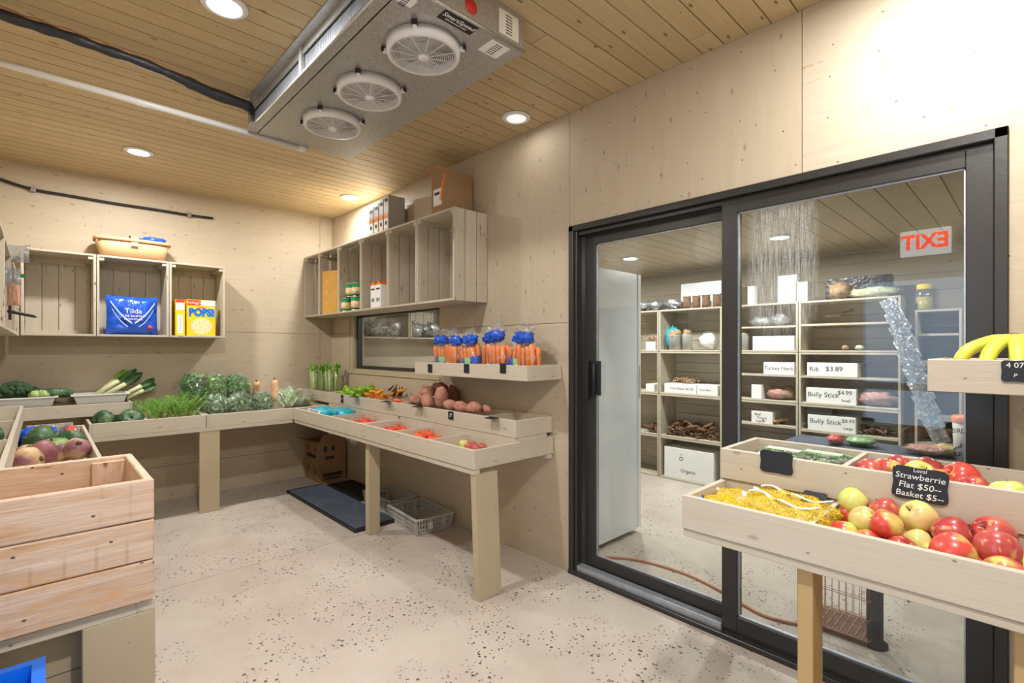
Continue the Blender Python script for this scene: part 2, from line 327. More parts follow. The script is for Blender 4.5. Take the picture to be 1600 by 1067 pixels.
    def leaf(s, o, d, n_, L, W, curl=.3, ruf=.2, seed=0, mi=0):
        o = Vector(o); d = Vector(d).normalized(); n_ = Vector(n_); n_ = (n_ - d * n_.dot(d)).normalized(); x = d.cross(n_); vs = []
        K, Q = 6, 5
        for i in range(K + 1):
            t = i / K; wd = W * (math.sin(PI * min(.97, t * .85 + .1)) ** .7)
            for j in range(Q):
                u = (j / (Q - 1) - .5) * 2; e = abs(u)
                rz = ruf * W * (noise.noise(Vector((seed * 3.1, t * 7, u * 3))) * 2) * (.3 + e)
                vs.append(o + d * (L * t) + x * (u * wd * .5) + n_ * (rz + e * e * W * .18 - curl * L * t * t))
        fs = [(i * Q + j, i * Q + j + 1, (i + 1) * Q + j + 1, (i + 1) * Q + j) for i in range(K) for j in range(Q - 1)]
        return s.add(vs, fs, None, mi, True)
    def pillow(s, w_, h_, d_, M4, amp=.012, seed=0, n=14, m=12, mi=0, pinch=.10):   # stuffed bag standing in local xz
        vs = []; fs = []
        for side in (1, -1):
            o = len(vs)
            for i in range(m + 1):
                for j in range(n + 1):
                    u = j / n * 2 - 1; q = i / m * 2 - 1; k = (1 - u ** 4) * (1 - q ** 4)
                    pz = 1 - pinch * (1 - abs(q)) ** 0 * (abs(q) ** 3) * .0
                    dd = d_ / 2 * (k ** .5) + amp * noise.noise(Vector((u * 3 + seed, q * 3, side))) * (1 if k > .02 else 0)
                    xo = w_ / 2 * u * (1 - pinch * (1 - q * q)) ; zo = h_ / 2 * (q * (1 - pinch * (1 - u * u)) + 1)
                    vs.append(M4 @ Vector((xo, side * max(dd, .001), zo)))
            for i in range(m):
                for j in range(n):
                    a = o + i * (n + 1) + j; f = (a, a + 1, a + n + 2, a + n + 1); fs.append(f if side < 0 else f[::-1])
        return s.add(vs, fs, None, mi, True)

WORLD = {}
def build(name, mb, mats, off=(0, 0, 0), bev=0):
    me = bpy.data.meshes.new(name); off = Vector(off)
    me.from_pydata([tuple(p - off) for p in mb.v], [], mb.f)
    uvl = me.uv_layers.new(name='UVMap').data; k = 0
    for u in mb.uv:
        for p in u: uvl[k].uv = p; k += 1
    for p, mi, sm in zip(me.polygons, mb.mi, mb.sm): p.material_index = mi; p.use_smooth = sm
    for m in (mats if isinstance(mats, (list, tuple)) else [mats]): me.materials.append(M[m] if isinstance(m, str) else m)
    me.update(); o = bpy.data.objects.new(name, me); COL.objects.link(o)
    if bev:
        b = o.modifiers.new('bevel', 'BEVEL'); b.width = bev; b.segments = 1; b.limit_method = 'ANGLE'
    return o
def tag(o, label=None, cat=None, group=None, kind=None):
    for k, v in (('label', label), ('category', cat), ('group', group), ('kind', kind)):
        if v: o[k] = v
    return o
def thing(name, label, cat, loc=(0, 0, 0), rot=0, group=None):
    o = bpy.data.objects.new(name, None); COL.objects.link(o); o.location = loc; o.rotation_euler = (0, 0, rot) if not isinstance(rot, tuple) else rot
    o.empty_display_size = .05; WORLD[o] = Vector(loc) if rot == 0 else Vector((0, 0, 0)); return tag(o, label, cat, group)
def part(name, mb, mats, parent, label=None, bev=0):
    o = build(name, mb, mats, WORLD.get(parent, (0, 0, 0)), bev); o.parent = parent; WORLD[o] = WORLD.get(parent, Vector())
    if label: o['label'] = label
    return o
def solo(name, mb, mats, label, cat, loc=(0, 0, 0), group=None, kind=None, bev=0, local=False):
    o = build(name, mb, mats, (0, 0, 0) if local else loc, bev); o.location = loc; WORLD[o] = Vector(loc); return tag(o, label, cat, group, kind)
def struct(name, mb, mats, kind='structure', bev=0):
    o = build(name, mb, mats, (0, 0, 0), bev); o['kind'] = kind; return o
def dup(root, loc, rot=None, label=None, group=None, scale=None, mat=None):
    r = root.copy(); COL.objects.link(r); r.location = loc
    if rot is not None: r.rotation_euler = rot if isinstance(rot, tuple) else (0, 0, rot)
    if scale: r.scale = (scale,) * 3 if not isinstance(scale, tuple) else scale
    if label: r['label'] = label
    if group: r['group'] = group
    for ch in list(root.children):
        c = ch.copy(); COL.objects.link(c); c.parent = r
        for g in ch.children:
            d = g.copy(); COL.objects.link(d); d.parent = c
    return r
def basis(X, Y, loc):
    X = Vector(X).normalized(); Y = Vector(Y).normalized(); Z = X.cross(Y); m = Matrix((X, Y, Z)).transposed().to_4x4(); m.translation = Vector(loc); return m
def text(body, size, mat, parent, loc, X, Y, name='lettering', ext=.0006, align='CENTER', sx=1.0, shear=0, lib=None, world=True, bold=0.):
    cu = bpy.data.curves.new('t', 'FONT'); cu.body = body; cu.size = size; cu.extrude = ext; cu.align_x = align; cu.align_y = 'CENTER'; cu.shear = shear; cu.resolution_u = 3; cu.offset = bold
    to = bpy.data.objects.new('t', cu); COL.objects.link(to); dg = bpy.context.evaluated_depsgraph_get(); dg.update()
    me = bpy.data.meshes.new_from_object(to.evaluated_get(dg)); bpy.data.objects.remove(to); bpy.data.curves.remove(cu)
    off = WORLD.get(parent, Vector()) if world else Vector()
    mm = basis(X, Y, Vector(loc) - off) @ Matrix.Diagonal((sx, 1, 1, 1)); me.transform(mm); me.materials.clear(); me.materials.append(M[mat])
    o = bpy.data.objects.new(name, me); COL.objects.link(o); o.parent = parent; return o

# ---------------------------------------------------------------- structure
def panels(mb, axis, pos, th, rects, long=None, g=.0015, mi=0):
    for (a0, a1, z0, z1) in rects:
        if axis == 'y': mb.box((a0 + g, pos, z0 + g), (a1 - g, pos + th, z1 - g), mi, long=long)
        else: mb.box((pos, a0 + g, z0 + g), (pos + th, a1 - g, z1 - g), mi, long=long)
H = 2.757; XE = 6.9; YL = -2.72; AZ = 2.2; AY = 2.96; AX = 6.4
DX0, DX1, DZ = 3.372, 5.241, 2.075          # sliding door opening
WX0, WX1, WZ0, WZ1 = .46, 2.04, 1.12, 1.70   # window opening
mb = MB()
xj = at(244, 924, z=0).x
mb.box((-.2, YL - .2, -.12), (xj - .002, AY + .2, 0)); mb.box((xj + .002, YL - .2, -.12), (XE + .2, AY + .2, 0)); mb.box((xj - .01, YL - .2, -.12), (xj + .01, AY + .2, -.006))
struct('floor', mb, 'floor')
mb = MB()                                     # right wall (plywood on a core)
def core_right(a, b, c, d): mb.box((a, .012, c), (b, .12, d), 1)
G = .0015
for (a, b, c, d) in ((0, 2.465, 1.70, H), (0, WX0, 1.5, 1.70), (WX1, 2.465, 1.5, 1.70), (0, WX0, 1.12, 1.5), (WX1, 2.465, 1.12, 1.5), (0, 2.465, 0, 1.12),
                     (2.465, DX0, 0, 1.5), (2.465, DX0, 1.5, H), (DX0, 4.63, DZ, H), (4.63, XE, DZ, H), (DX1, XE, 0, DZ)):
    ga = G if a in (2.465, 4.63) or a == DX0 and c == DZ else 0; gb = G if b in (2.465, 4.63) or (b == DX0 and d == H) else 0
    gc = G if c == 1.5 else 0; gd = G if d == 1.5 else 0
    mb.box((a + ga, 0, c + gc), (b - gb, .012, d - gd), 2 if a == 4.63 else 0, long=0 if (a < 2.4 or a >= 4.6 or c == 0) else 2); core_right(a, b, c, d)
struct('wall_right', mb, ['ply', 'core', 'ply2'])
mb = MB(); Y1 = -.13
for (a, b, c, d) in ((YL, Y1, 0, .30), (YL, Y1, .30, 1.5), (YL, Y1, 1.5, H), (Y1, 0, 0, 1.5), (Y1, 0, 1.5, H)):
    mb.box((-.012, a + (G if a == Y1 else 0), c + (G if c else 0)), (0, b - (G if b == Y1 else 0), d - (G if d < H else 0)), 0, long=1 if b == Y1 else 2)
mb.box((-.12, YL, 0), (-.012, .12, H), 1)
struct('wall_back', mb, ['ply', 'core'])
EX0, EX1, EZ = 4.20, 5.10, 2.0
mb = MB()
for (a, b, c, d) in ((-.12, EX0, 0, H), (EX1, XE, 0, H), (EX0, EX1, EZ, H)): mb.box((a, YL - .012, c), (b, YL, d), 0, long=0); mb.box((a, YL - .12, c), (b, YL - .012, d), 1)
struct('wall_left', mb, ['ply2', 'core'])
mb = MB(); mb.box((XE, YL, 0), (XE + .1, .12, H), long=1); struct('wall_near', mb, 'ply2')
def boards(name, x0, x1, y0, y1, z, mat, pitch=.103):
    mb = MB(); x = x0; mb.box((x0 - .1, y0 - .1, z + .012), (x1 + .1, y1 + .1, z + .05), 1)
    while x < x1:
        y = y0 - R_.uniform(0, 1.5)
        while y < y1:
            L = R_.uniform(2.2, 4.2); a = max(y, y0); b = min(y + L, y1)
            if b > a: mb.box((x + .0026, a + .0014, z), (min(x + pitch, x1) - .0026, b - .0014, z + .012), 0, long=1)
            y += L
        x += pitch
    return struct(name, mb, [mat, 'core'])
boards('ceiling', -.02, XE, YL, .0, H, 'ceil')
# next room
boards('ceiling_annex', -.02, AX, .12, AY, AZ, 'ceil2', .135)
def hboards(name, boxf, z0, z1, pitch=.14):
    mb = MB(); z = z0
    while z < z1:
        a, b = boxf(z + .001, min(z + pitch, z1) - .001); mb.box(a, b, 0); z += pitch
    a, b = boxf(z0, z1); a = Vector(a); b = Vector(b); i = 0 if abs(a.x - b.x) < .05 else 1
    s = .02 if a[i] > 1 else -.02; a[i] += s; b[i] += s; mb.box(a, b, 1)
    return struct(name, mb, ['annexwall', 'core'])
hboards('wall_annex_rear', lambda a, b: ((-.02, AY, a), (AX, AY + .02, b)), 0, AZ)
hboards('wall_annex_left', lambda a, b: ((-.02, .12, a), (0, AY, b)), 0, AZ)
hboards('wall_annex_right', lambda a, b: ((AX, .12, a), (AX + .02, AY, b)), 0, AZ)
# sliding door in the right wall
dr = tag(thing('door_1', None, None), None, None, None, 'structure')
mb = MB(); fw = .05
mb.box((DX0, -.012, 0), (DX0 + .035, .12, DZ)); mb.box((DX1 - .035, -.012, 0), (DX1, .12, DZ)); mb.box((DX0, -.012, DZ - .035), (DX1, .12, DZ)); mb.box((DX0, -.02, 0), (DX1, .12, .025))
for y in (.018, .055): mb.box((DX0 + .035, y - .004, DZ - .06), (DX1 - .035, y + .004, DZ - .035)); mb.box((DX0 + .035 if y > .03 else 4.29, y - .004, .02), (DX1 - .035, y + .004, .05))
mb.box((DX0 + .035, .0, .02), (DX0 + .055, .05, DZ - .035))
part('door_frame', mb, 'black', dr, bev=.003)
mb = MB(); mb.box((DX0 + .055, .002, .025), (4.288, .05, .056)); part('threshold', mb, 'alu', dr)
def slider(nm, x0, x1, y0, y1, z0, z1, st, gm, lab):
    m1 = MB(); m1.box((x0, y0, z0), (x0 + st, y1, z1)); m1.box((x1 - st, y0, z0), (x1, y1, z1)); m1.box((x0 + st, y0, z1 - .06), (x1 - st, y1, z1)); m1.box((x0 + st, y0, z0), (x1 - st, y1, z0 + .07))
    f = part('sliding_sash', m1, 'black', dr, lab, bev=.002); ym = (y0 + y1) / 2
    m1 = MB(); m1.box((x0 + st - .004, ym - .003, z0 + .066), (x1 - st + .004, ym + .003, z1 - .056)); part('glass_pane', m1, gm, f)
    m1 = MB()
    for a, b in (((x0 + st, z0 + .07), (x0 + st + .005, z1 - .06)), ((x1 - st - .005, z0 + .07), (x1 - st, z1 - .06)), ((x0 + st, z0 + .07), (x1 - st, z0 + .075)), ((x0 + st, z1 - .065), (x1 - st, z1 - .06))):
        m1.box((a[0], ym - .008, a[1]), (b[0], ym + .008, b[1]))
    part('glazing_bead', m1, 'alu', f); return f
f1 = slider('l', 3.44, 4.345, .062, .10, .05, 2.02, .075, 'panewet2', 'left sliding sash of the black door')
f2 = slider('r', 4.287, 5.205, .012, .05, .04, 2.03, .07, 'panewet', 'right sliding sash of the black door')
mb = MB(); mb.box((3.462, .035, 1.05), (3.485, .062, 1.27)); mb.tube([(3.515, .062, 1.08), (3.53, .03, 1.09), (3.53, .03, 1.25), (3.515, .062, 1.26)], .009, 8); mb.box((3.53, .045, 1.07), (3.56, .06, 1.27))
part('handle', mb, 'blackm', f1)
# window in the right wall
wn = tag(thing('window_1', None, None), None, None, None, 'structure')
mb = MB(); mb.box((WX0, -.004, WZ0), (WX0 + .05, .12, WZ1)); mb.box((WX0 + .05, -.004, WZ0), (WX1, .12, WZ0 + .018)); mb.box((WX0 + .05, .0, WZ1 - .012), (WX1, .12, WZ1)); mb.box((WX1 - .012, 0, WZ0 + .018), (WX1, .12, WZ1 - .012))
mb.box((WX0 - .03, -.01, WZ0 - .03), (WX1, 0, WZ0)); mb.box((WX0 - .03, -.01, WZ0), (WX0, 0, WZ1)); part('window_trim', mb, 'post', wn)
mb = MB(); x0, x1, z0, z1 = WX0 + .05, WX1 - .012, WZ0 + .018, WZ1 - .012
mb.box((x0, .04, z0), (x0 + .03, .09, z1)); mb.box((x1 - .03, .04, z0), (x1, .09, z1)); mb.box((x0 + .03, .04, z0), (x1 - .03, .09, z0 + .03)); mb.box((x0 + .03, .04, z1 - .03), (x1 - .03, .09, z1)); part('window_frame', mb, 'black', wn)
mb = MB(); mb.box((x0 + .028, .062, z0 + .028), (x1 - .028, .068, z1 - .028)); part('glass_pane', mb, 'pane', wn)
# exit door in the left wall (seen as a reflection in the sliding door)
ed = tag(thing('door_2', None, None), None, None, None, 'structure')
mb = MB(); mb.box((EX0, YL - .1, 0), (EX0 + .09, YL + .01, EZ)); mb.box((EX1 - .09, YL - .1, 0), (EX1, YL + .01, EZ)); mb.box((EX0 + .09, YL - .1, EZ - .1), (EX1 - .09, YL + .01, EZ)); mb.box((EX0 + .09, YL - .08, 0), (EX1 - .09, YL - .02, .12)); mb.box((EX0 + .09, YL - .07, 1.0), (EX1 - .09, YL - .03, 1.06))
part('door_frame', mb, 'white', ed)
mb = MB(); mb.box((EX0 + .085, YL - .055, .115), (EX1 - .085, YL - .049, EZ - .095)); part('glass_pane', mb, 'pane', ed)
ex = thing('exit_sign', 'lit EXIT sign over the outside door, reflected in the right pane', 'sign', (4.70, YL, 2.08))
mb = MB(); mb.box((4.545, YL, 2.08), (4.855, YL + .04, 2.28)); part('housing', mb, 'exitface', ex, bev=.004)
text('EXIT', .16, 'exitred', ex, (4.70, YL + .042, 2.18), (-1, 0, 0), (0, 0, 1), sx=.88, ext=.002, bold=.005)

# ceiling lamps
def lamp(x, y, z, pw, lab, dim):
    o = thing('ceiling_light', lab, 'ceiling light', (x, y, z), 0, 'recessed ceiling lights')
    m1 = MB(); m1.lathe([(.066, 0), (.088, -.002), (.088, -.008), (.068, -.014), (.062, -.012), (.062, -.002)], 28, (x, y, z)); part('trim_ring', m1, 'whiteplastic', o)
    m1 = MB(); m1.lathe([(.0605, -.004), (.0605, -.011), (.03, -.013)], 28, (x, y, z)); part('lens', m1, 'lens_dim' if dim else 'lens', o)
    ld = bpy.data.lights.new('lamp', 'AREA'); ld.shape = 'DISK'; ld.size = .11; ld.energy = pw; ld.color = (1, .975, .945); lo = bpy.data.objects.new('lamp', ld); COL.objects.link(lo); lo.parent = o; lo.location = (0, 0, -.017)
for i, (x, y, z, k, lab) in enumerate(LAMPS): lamp(x, y, z, k * (LAMP_MAIN if z > 2.5 else LAMP_ANNEX), lab, i == 2)

# ---------------------------------------------------------------- cooler
cx0, cx1, cy0, cy1, cz = 2.16, 3.80, -1.435, -.812, 2.605
cl = thing('evaporator_cooler', 'galvanised three-fan evaporator cooler mounted flat under the ceiling', 'cooling unit', ((cx0 + cx1) / 2, (cy0 + cy1) / 2, H))
mb = MB()
mb.box((cx0, cy0, cz), (cx1, cy1, cz + .004)); mb.box((cx0, cy1 - .004, cz + .004), (cx1, cy1, H)); mb.box((cx1 - .004, cy0 + .0, cz + .004), (cx1, cy1 - .004, H)); mb.box((cx0, cy0, cz + .004), (cx0 + .004, cy1 - .004, H))
mb.tube([(cx0, cy0, cz + .004), (cx1, cy0, cz + .004)], .007, 8); mb.tube([(cx1, cy0, cz + .004), (cx1, cy1, cz + .004)], .007, 8)
mb.box((cx0, cy0 - .03, H - .006), (cx1, cy0 + .05, H - .001)); mb.box((cx0, cy0 + .045, cz), (cx1, cy0 + .05, H - .006))
for x in (cx0, 2.93, cx1 - .03): mb.box((x, cy0 + .002, cz + .004), (x + .03, cy0 + .045, H - .006))
mb.box((cx0 + .03, cy0 + .01, H - .045), (cx1 - .03, cy0 + .016, H - .006))
part('housing', mb, 'galv', cl)
mb = MB(); x = cx0 + .04
while x < cx1 - .04: mb.box((x, cy0 + .02, cz + .015), (x + .004, cy0 + .044, H - .05)); x += .009
part('coil_fins', mb, 'alu', cl, 'pale grey coil fins along the open side')
for (px, py) in ((520, 197), (578, 148), (662, 84)):
    c = at(px, py, z=2.575); r = .143; m1 = MB()
    m1.lathe([(r + .012, cz - .001), (r + .006, cz - .042), (r - .010, cz - .042), (r - .006, cz - .001)], 40, (c.x, c.y, 0))
    g = part('fan_guard', m1, 'whiteplastic', cl, 'white round fan guard'); m1 = MB()
    for k in range(14):
        rr = .02 + (r - .025) * (k + 1) / 14; m1.tube([(c.x + rr * math.cos(a * PI / 18), c.y + rr * math.sin(a * PI / 18), cz - .042 + .006 * (1 - (rr / r) ** 2) * -1) for a in range(37)], .0013, 4, cap=False)
    for k in range(12):
        a = k * PI / 6 + .1; m1.tube([(c.x + .02 * math.cos(a), c.y + .02 * math.sin(a), cz - .046), (c.x + (r - .004) * math.cos(a), c.y + (r - .004) * math.sin(a), cz - .041)], .0022, 5)
    m1.lathe([(.02, cz - .052), (.024, cz - .046), (.024, cz - .040)], 20, (c.x, c.y, 0)); part('grille', m1, 'whiteplastic', g)
    m1 = MB(); m1.lathe([(r - .008, cz - .001), (r - .008, cz - .004)], 30, (c.x, c.y, 0)); part('fan_opening', m1, 'fanblade', g, 'brown-grey fan opening')
    m1 = MB()
    for k in range(5):
        a = k * 2 * PI / 5; mm = Matrix.Translation((c.x, c.y, cz - .016)) @ Matrix.Rotation(a, 4, 'Z') @ Matrix.Rotation(.35, 4, 'X'); m1.box((.02, -.035, -.001), (r - .02, .035, .001), M4=mm)
    m1.lathe([(.03, cz - .028), (.03, cz - .006)], 16, (c.x, c.y, 0)); part('fan_blades', m1, 'fanblade', g)
    for k in range(4):
        a = k * PI / 2 + .78; mm = Matrix.Translation((c.x, c.y, cz)) @ Matrix.Rotation(a, 4, 'Z'); m1 = MB(); m1.box((r + .005, -.008, -.022), (r + .03, .008, -.008), M4=mm); m1.box((r + .022, -.011, -.02), (r + .034, .011, .0), 1, M4=mm); part('mounting_clip', m1, ['whiteplastic', 'blackm'], g)
def sticker(px, py, w_, h_, X, Y, mat, par, off, loc=None, **k):
    p = Vector(loc) if loc else at(px, py, **k); m1 = MB(); m1.prism([(-w_ / 2, -h_ / 2), (w_ / 2, -h_ / 2), (w_ / 2, h_ / 2), (-w_ / 2, h_ / 2)], off, basis(X, Y, p)); return part('sticker', m1, mat, par), p
st, p = sticker(716, 35, .16, .062, (0, 1, 0), (1, 0, 0), 'blackm', cl, .0008, z=cz); text('SmartSpeed', .031, 'chalk', cl, p + Vector((.006, 0, -.0015)), (0, 1, 0), (1, 0, 0), shear=.2)
text('REFRIGERATION SYSTEM', .009, 'chalk', cl, p + Vector((-.016, 0, -.0015)), (0, 1, 0), (1, 0, 0))
for (px, py, a, b) in ((772, 77, .10, .095), (634, 0, .07, .05)):
    st, p = sticker(px, py, a, b, (0, 1, 0), (1, 0, 0), 'paper', cl, .0008, z=cz)
    for k in range(6): text('IIII III IIIII', .008, 'ink', cl, p + Vector((.032 - k * .013, 0, -.0015)), (0, 1, 0), (1, 0, 0), sx=a / .08)
mb = MB(); mb.prism([(-.055, -.05), (.055, -.05), (.055, .05), (-.055, .05)], .0008, basis((0, 1, 0), (0, 0, 1), (cx1, -.90, H - .075))); s_ = part('sticker', mb, 'paper', cl)
for k in range(7): text('IIIIII III II', .008, 'ink', cl, (cx1 + .0014, -.90, H - .04 - k * .012), (0, 1, 0), (0, 0, 1), sx=1.3)
mb = MB(); mb.lathe([(.03, 0), (.03, .001)], 24, M4=basis((0, 1, 0), (0, 0, 1), (cx1, -1.10, H - .09))); part('sticker', mb, 'red', cl, 'round red sticker')
# pipes
def snake(pts, n=8):                       # catmull-rom through pts
    P = [Vector(p) for p in pts]; P = [P[0] * 2 - P[1]] + P + [P[-1] * 2 - P[-2]]; out = []
    for i in range(1, len(P) - 2):
        for k in range(n):
            t = k / n; a, b, c, d = P[i - 1:i + 3]; out.append(.5 * ((2 * b) + (c - a) * t + (2 * a - 5 * b + 4 * c - d) * t * t + (3 * b - a - 3 * c + d) * t ** 3))
    return out + [P[-2]]
pp = snake([(2.44, YL, 2.70)] + [at(x, y, z=2.69) for x, y in ((0, 22), (60, 42), (110, 58), (165, 78), (215, 95), (270, 118), (330, 145), (385, 165))] + [(cx0 + .08, cy0 - .01, 2.69)], 7)
ip = thing('insulated_pipe', 'black foam-wrapped pipe sagging across the ceiling to the cooler', 'pipe', pp[0]); mb = MB()
mb.tube(pp, [.021 + .002 * math.sin(i * .9) + (.007 if 44 < i < 58 else 0) for i in range(len(pp))], 12); part('foam_sleeve', mb, 'foam', ip)
mb = MB(); mb.tube([p + Vector((.0, .0, .030 + .004 * math.sin(i))) for i, p in enumerate(pp)], .003, 6); part('wire', mb, 'orangeinsul', ip, 'thin copper-orange wire tied along the sleeve')
ep = at(474, 232, z=2.60); mb = MB(); dp = thing('drain_pipe', 'white plastic drain pipe running below the ceiling to the cooler end', 'pipe', (2.07, YL, 2.63))
mb.tube([(2.09, YL, 2.635), (ep.x, ep.y, 2.60)], .0165, 14); part('straight_run', mb, 'pvc', dp)
mb = MB(); mb.tube([(ep.x, ep.y - .03, 2.60), (ep.x, ep.y + .025, 2.60)], .022, 14); mb.tube([(ep.x, ep.y, 2.60), (ep.x, ep.y, 2.66), (cx0 - .003, ep.y, 2.67)], .02, 12); part('elbow', mb, 'pvc', dp)
mb = MB(); cb = thing('cable', 'black cable clipped high along the back plywood wall', 'cable', (0.015, -1.13, 2.56)); cpts = [at(x, y, x_=0) if 0 else at(x, y, **{'x': .015}) for x, y in ((-30, 268), (0, 280), (52, 296), (110, 306), (180, 318), (240, 327), (295, 336), (333, 341))]
mb.tube(snake(cpts), .011, 8); part('jacket', mb, 'blackm', cb)
for (px, py) in ((52, 296), (295, 336)):
    p = at(px, py, **{'x': .0}); m1 = MB(); m1.box((0, p.y - .015, p.z - .022), (.03, p.y + .015, p.z + .02)); part('cable_clip', m1, 'steel', cb)

# ---------------------------------------------------------------- crates
def crate(label, root, w_, h_, d_, rot, group, shelf=(), mat='crate', th=.016, blocks=True, nside=3, nback=5, hor=False):
    o = thing('wooden_crate', label, 'crate', root, 0, group); o.rotation_euler = (0, 0, rot); WORLD[o] = Vector(); g = .0025
    for s in (0, 1):
        mb = MB(); x = 0 if s == 0 else w_ - th
        for k in range(nside): mb.box((x, d_ * k / nside + g, 0), (x + th, d_ * (k + 1) / nside - g, h_))
        part('side_panel', mb, mat, o, bev=.002)
    for s, nm in ((0, 'bottom_panel'), (1, 'top_panel')):
        mb = MB(); z = 0 if s == 0 else h_ - th
        for k in range(nside): mb.box((th, d_ * k / nside + g, z), (w_ - th, d_ * (k + 1) / nside - g, z + th))
        part(nm, mb, mat, o, bev=.002)
    mb = MB()
    if hor:
        for k in range(4): mb.box((th, .001, th + (h_ - 2 * th) * k / 4 + g), (w_ - th, .012, th + (h_ - 2 * th) * (k + 1) / 4 - g))
    else:
        for k in range(nback): mb.box((th + (w_ - 2 * th) * k / nback + g, .001, th), (th + (w_ - 2 * th) * (k + 1) / nback - g, .012, h_ - th))
    part('back_panel', mb, mat, o)
    if blocks:
        for x in (th, w_ - th - .03):
            mb = MB(); mb.box((x, .012, h_ - th - .025), (x + .03, d_ - .01, h_ - th)); part('corner_block', mb, mat, o)
        mb = MB(); mb.box((th + .03, .012, h_ - th - .05), (w_ - th - .03, .03, h_ - th)); part('cleat', mb, mat, o)
        mb = MB(); mb.box((th, .012, th), (w_ - th, .03, th + .035)); part('cleat', mb, mat, o)
    for z in shelf:
        mb = MB()
        for k in range(2): mb.box((th, .012 + d_ * k / 2 + g, z), (w_ - th, d_ * (k + 1) / 2 - g, z + .016))
        part('shelf', mb, mat, o)
    return o
ys = (-1.11, -1.53, -2.00, -2.42)
for i, lab in enumerate(('standing crate on the back wall holding the cereal boxes', 'standing crate on the back wall holding the blue rice bag', 'empty standing crate on the back wall, leftmost of the three')):
    crate(lab, (0, ys[i], 1.437), ys[i] - ys[i + 1] - .004, .635, .30, -PI / 2, 'crates on the back wall', nback=4)
xs = (.004, .383, .825, 1.273, 1.735, 2.155, 2.618)
for i, lab in enumerate(('empty crate at the far corner end of the right wall row', 'wall crate with the upright yellow board', 'wall crate with the food cans', 'wall crate with the red-capped cartons', 'empty wall crate right of the cartons', 'near end crate of the right wall row, empty below the cardboard box')):
    crate(lab, (xs[i + 1] - .002, 0, 1.668), xs[i + 1] - xs[i] - .004, .63, .30, PI, 'crates on the right wall', nback=4)
for i in range(4):
    crate(('lying crate on the left wall, touching the back wall crates', 'lying crate on the left wall, second from the back', 'lying crate on the left wall with the pink salt pouch hung on it', 'lying crate on the left wall nearest the camera, cut by the photo edge')[i], (.32 + i * .63, YL, 1.43), .626, .41, .30, 0, 'crates on the left wall', nback=4, blocks=False)

# ---------------------------------------------------------------- trays and tables
def tray(label, x0, x1, y0, y1, z0, z1, div=(), ax='x', mid=None, name='produce_tray', mat='tray', th=.018, group='painted produce trays'):
    o = thing(name, label, 'tray', ((x0 + x1) / 2, (y0 + y1) / 2, z0), 0, group)
    for (a, b) in (((x0, y0, z0), (x1, y0 + th, z1)), ((x0, y1 - th, z0), (x1, y1, z1))):
        mb = MB(); mb.box(a, b); part('side_board', mb, mat, o, bev=.002)
    for (a, b) in (((x0, y0 + th, z0), (x0 + th, y1 - th, z1)), ((x1 - th, y0 + th, z0), (x1, y1 - th, z1))):
        mb = MB(); mb.box(a, b); part('end_board', mb, mat, o, bev=.002)
    mb = MB(); mb.box((x0 + th, y0 + th, z0 + .002), (x1 - th, y1 - th, z0 + .012)); part('bottom', mb, mat, o)
    for d in div:
        mb = MB()
        if ax == 'x': mb.box((d - .007, y0 + th, z0 + .012), (d + .007, (mid[0] if mid else y1 - th), z1 - .003))
        else: mb.box((x0 + th, d - .007, z0 + .012), (x1 - th, d + .007, z1 - .003))
        part('divider', mb, mat, o)
    if mid and z1 < .85:
        for (u, v) in ((x0, x0 + .02), (x1 - .02, x1)): mb = MB(); mb.box((u, y0 + (y1 - y0) * .5 + .02, z1 + .0003), (v, y1 - .06, z1 + .0235)); part('spacer_block', mb, mat, o)
    if mid:
        mb = MB(); mb.box((x0 + th, mid[0], z0 + .012), (x1 - th, mid[0] + th, mid[1])); part('riser_board', mb, mat, o)
    return o
T1, T0 = .80, .695
tray('front tray on the right wall table under the teal bags and first tomatoes', .64, 1.94, -.635, -.003, T0, T1, (1.38,), mid=(-.315, .822))
tray('front tray on the right wall table with tomatoes and small apples, nearest the door', 1.943, 3.245, -.635, -.003, T0, T1, (2.38, 2.80), mid=(-.315, .822))
tray('raised rear tray with green peppers and chilies against the right wall', .62, 1.92, -.315, -.003, .824, .924, (1.14, 1.63))
tray('raised rear tray with sweet potatoes and an empty end bin', 1.924, 3.235, -.315, -.003, .824, .924, (2.52, 2.93))
tray('small raised corner tray under the celery bags', .003, .615, -.315, -.003, .824, .924)
tray('corner tray on the back wall table under the bagged greens', .003, .637, -1.325, -.32, T0, T1)
tray('tray on the back wall table with squashes and fennel', .003, .637, -2.06, -1.33, T0, T1, (-1.72,), ax='y')
tray('raised rear tray on the back wall carrying the two white tubs', .003, .31, -2.66, -1.776, .82, .915)
tray('long tray on the left wall table with squashes and rutabagas', .64, 2.95, YL + .003, -2.085, T0, T1, (1.10, 1.52, 2.25), mid=(-2.43, .822))
tray('raised rear tray along the left wall with a dark squash', .32, 2.95, YL + .003, -2.40, .824, .935, (1.3, 2.1))
for a, b in ((2.0, .4), (2.9, .4)): pass
def table(label, rails, legs, loc, extra=None, legmat='post', rz=(T0 - .03, T0 - .001)):
    o = thing('plank_table', label, 'table', loc)
    mb = MB()
    for (a, b) in rails: mb.box((a[0], a[1], rz[0]), (b[0], b[1], rz[1]))
    part('rail_frame', mb, 'tray' if legmat != 'legpine' else 'tray', o, bev=.002)
    for (x, y, w_, d_, ln, lab) in legs:
        mb = MB(); m = Matrix.Identity(4); vs = MB(); top = rz[0]
        mb.box((x, y, 0), (x + w_, y + d_, top), long=2)
        for v in mb.v:
            if v.z < .01: v.x += ln[0]; v.y += ln[1]
        part('leg', mb, legmat, o, lab, bev=.002)
    return o
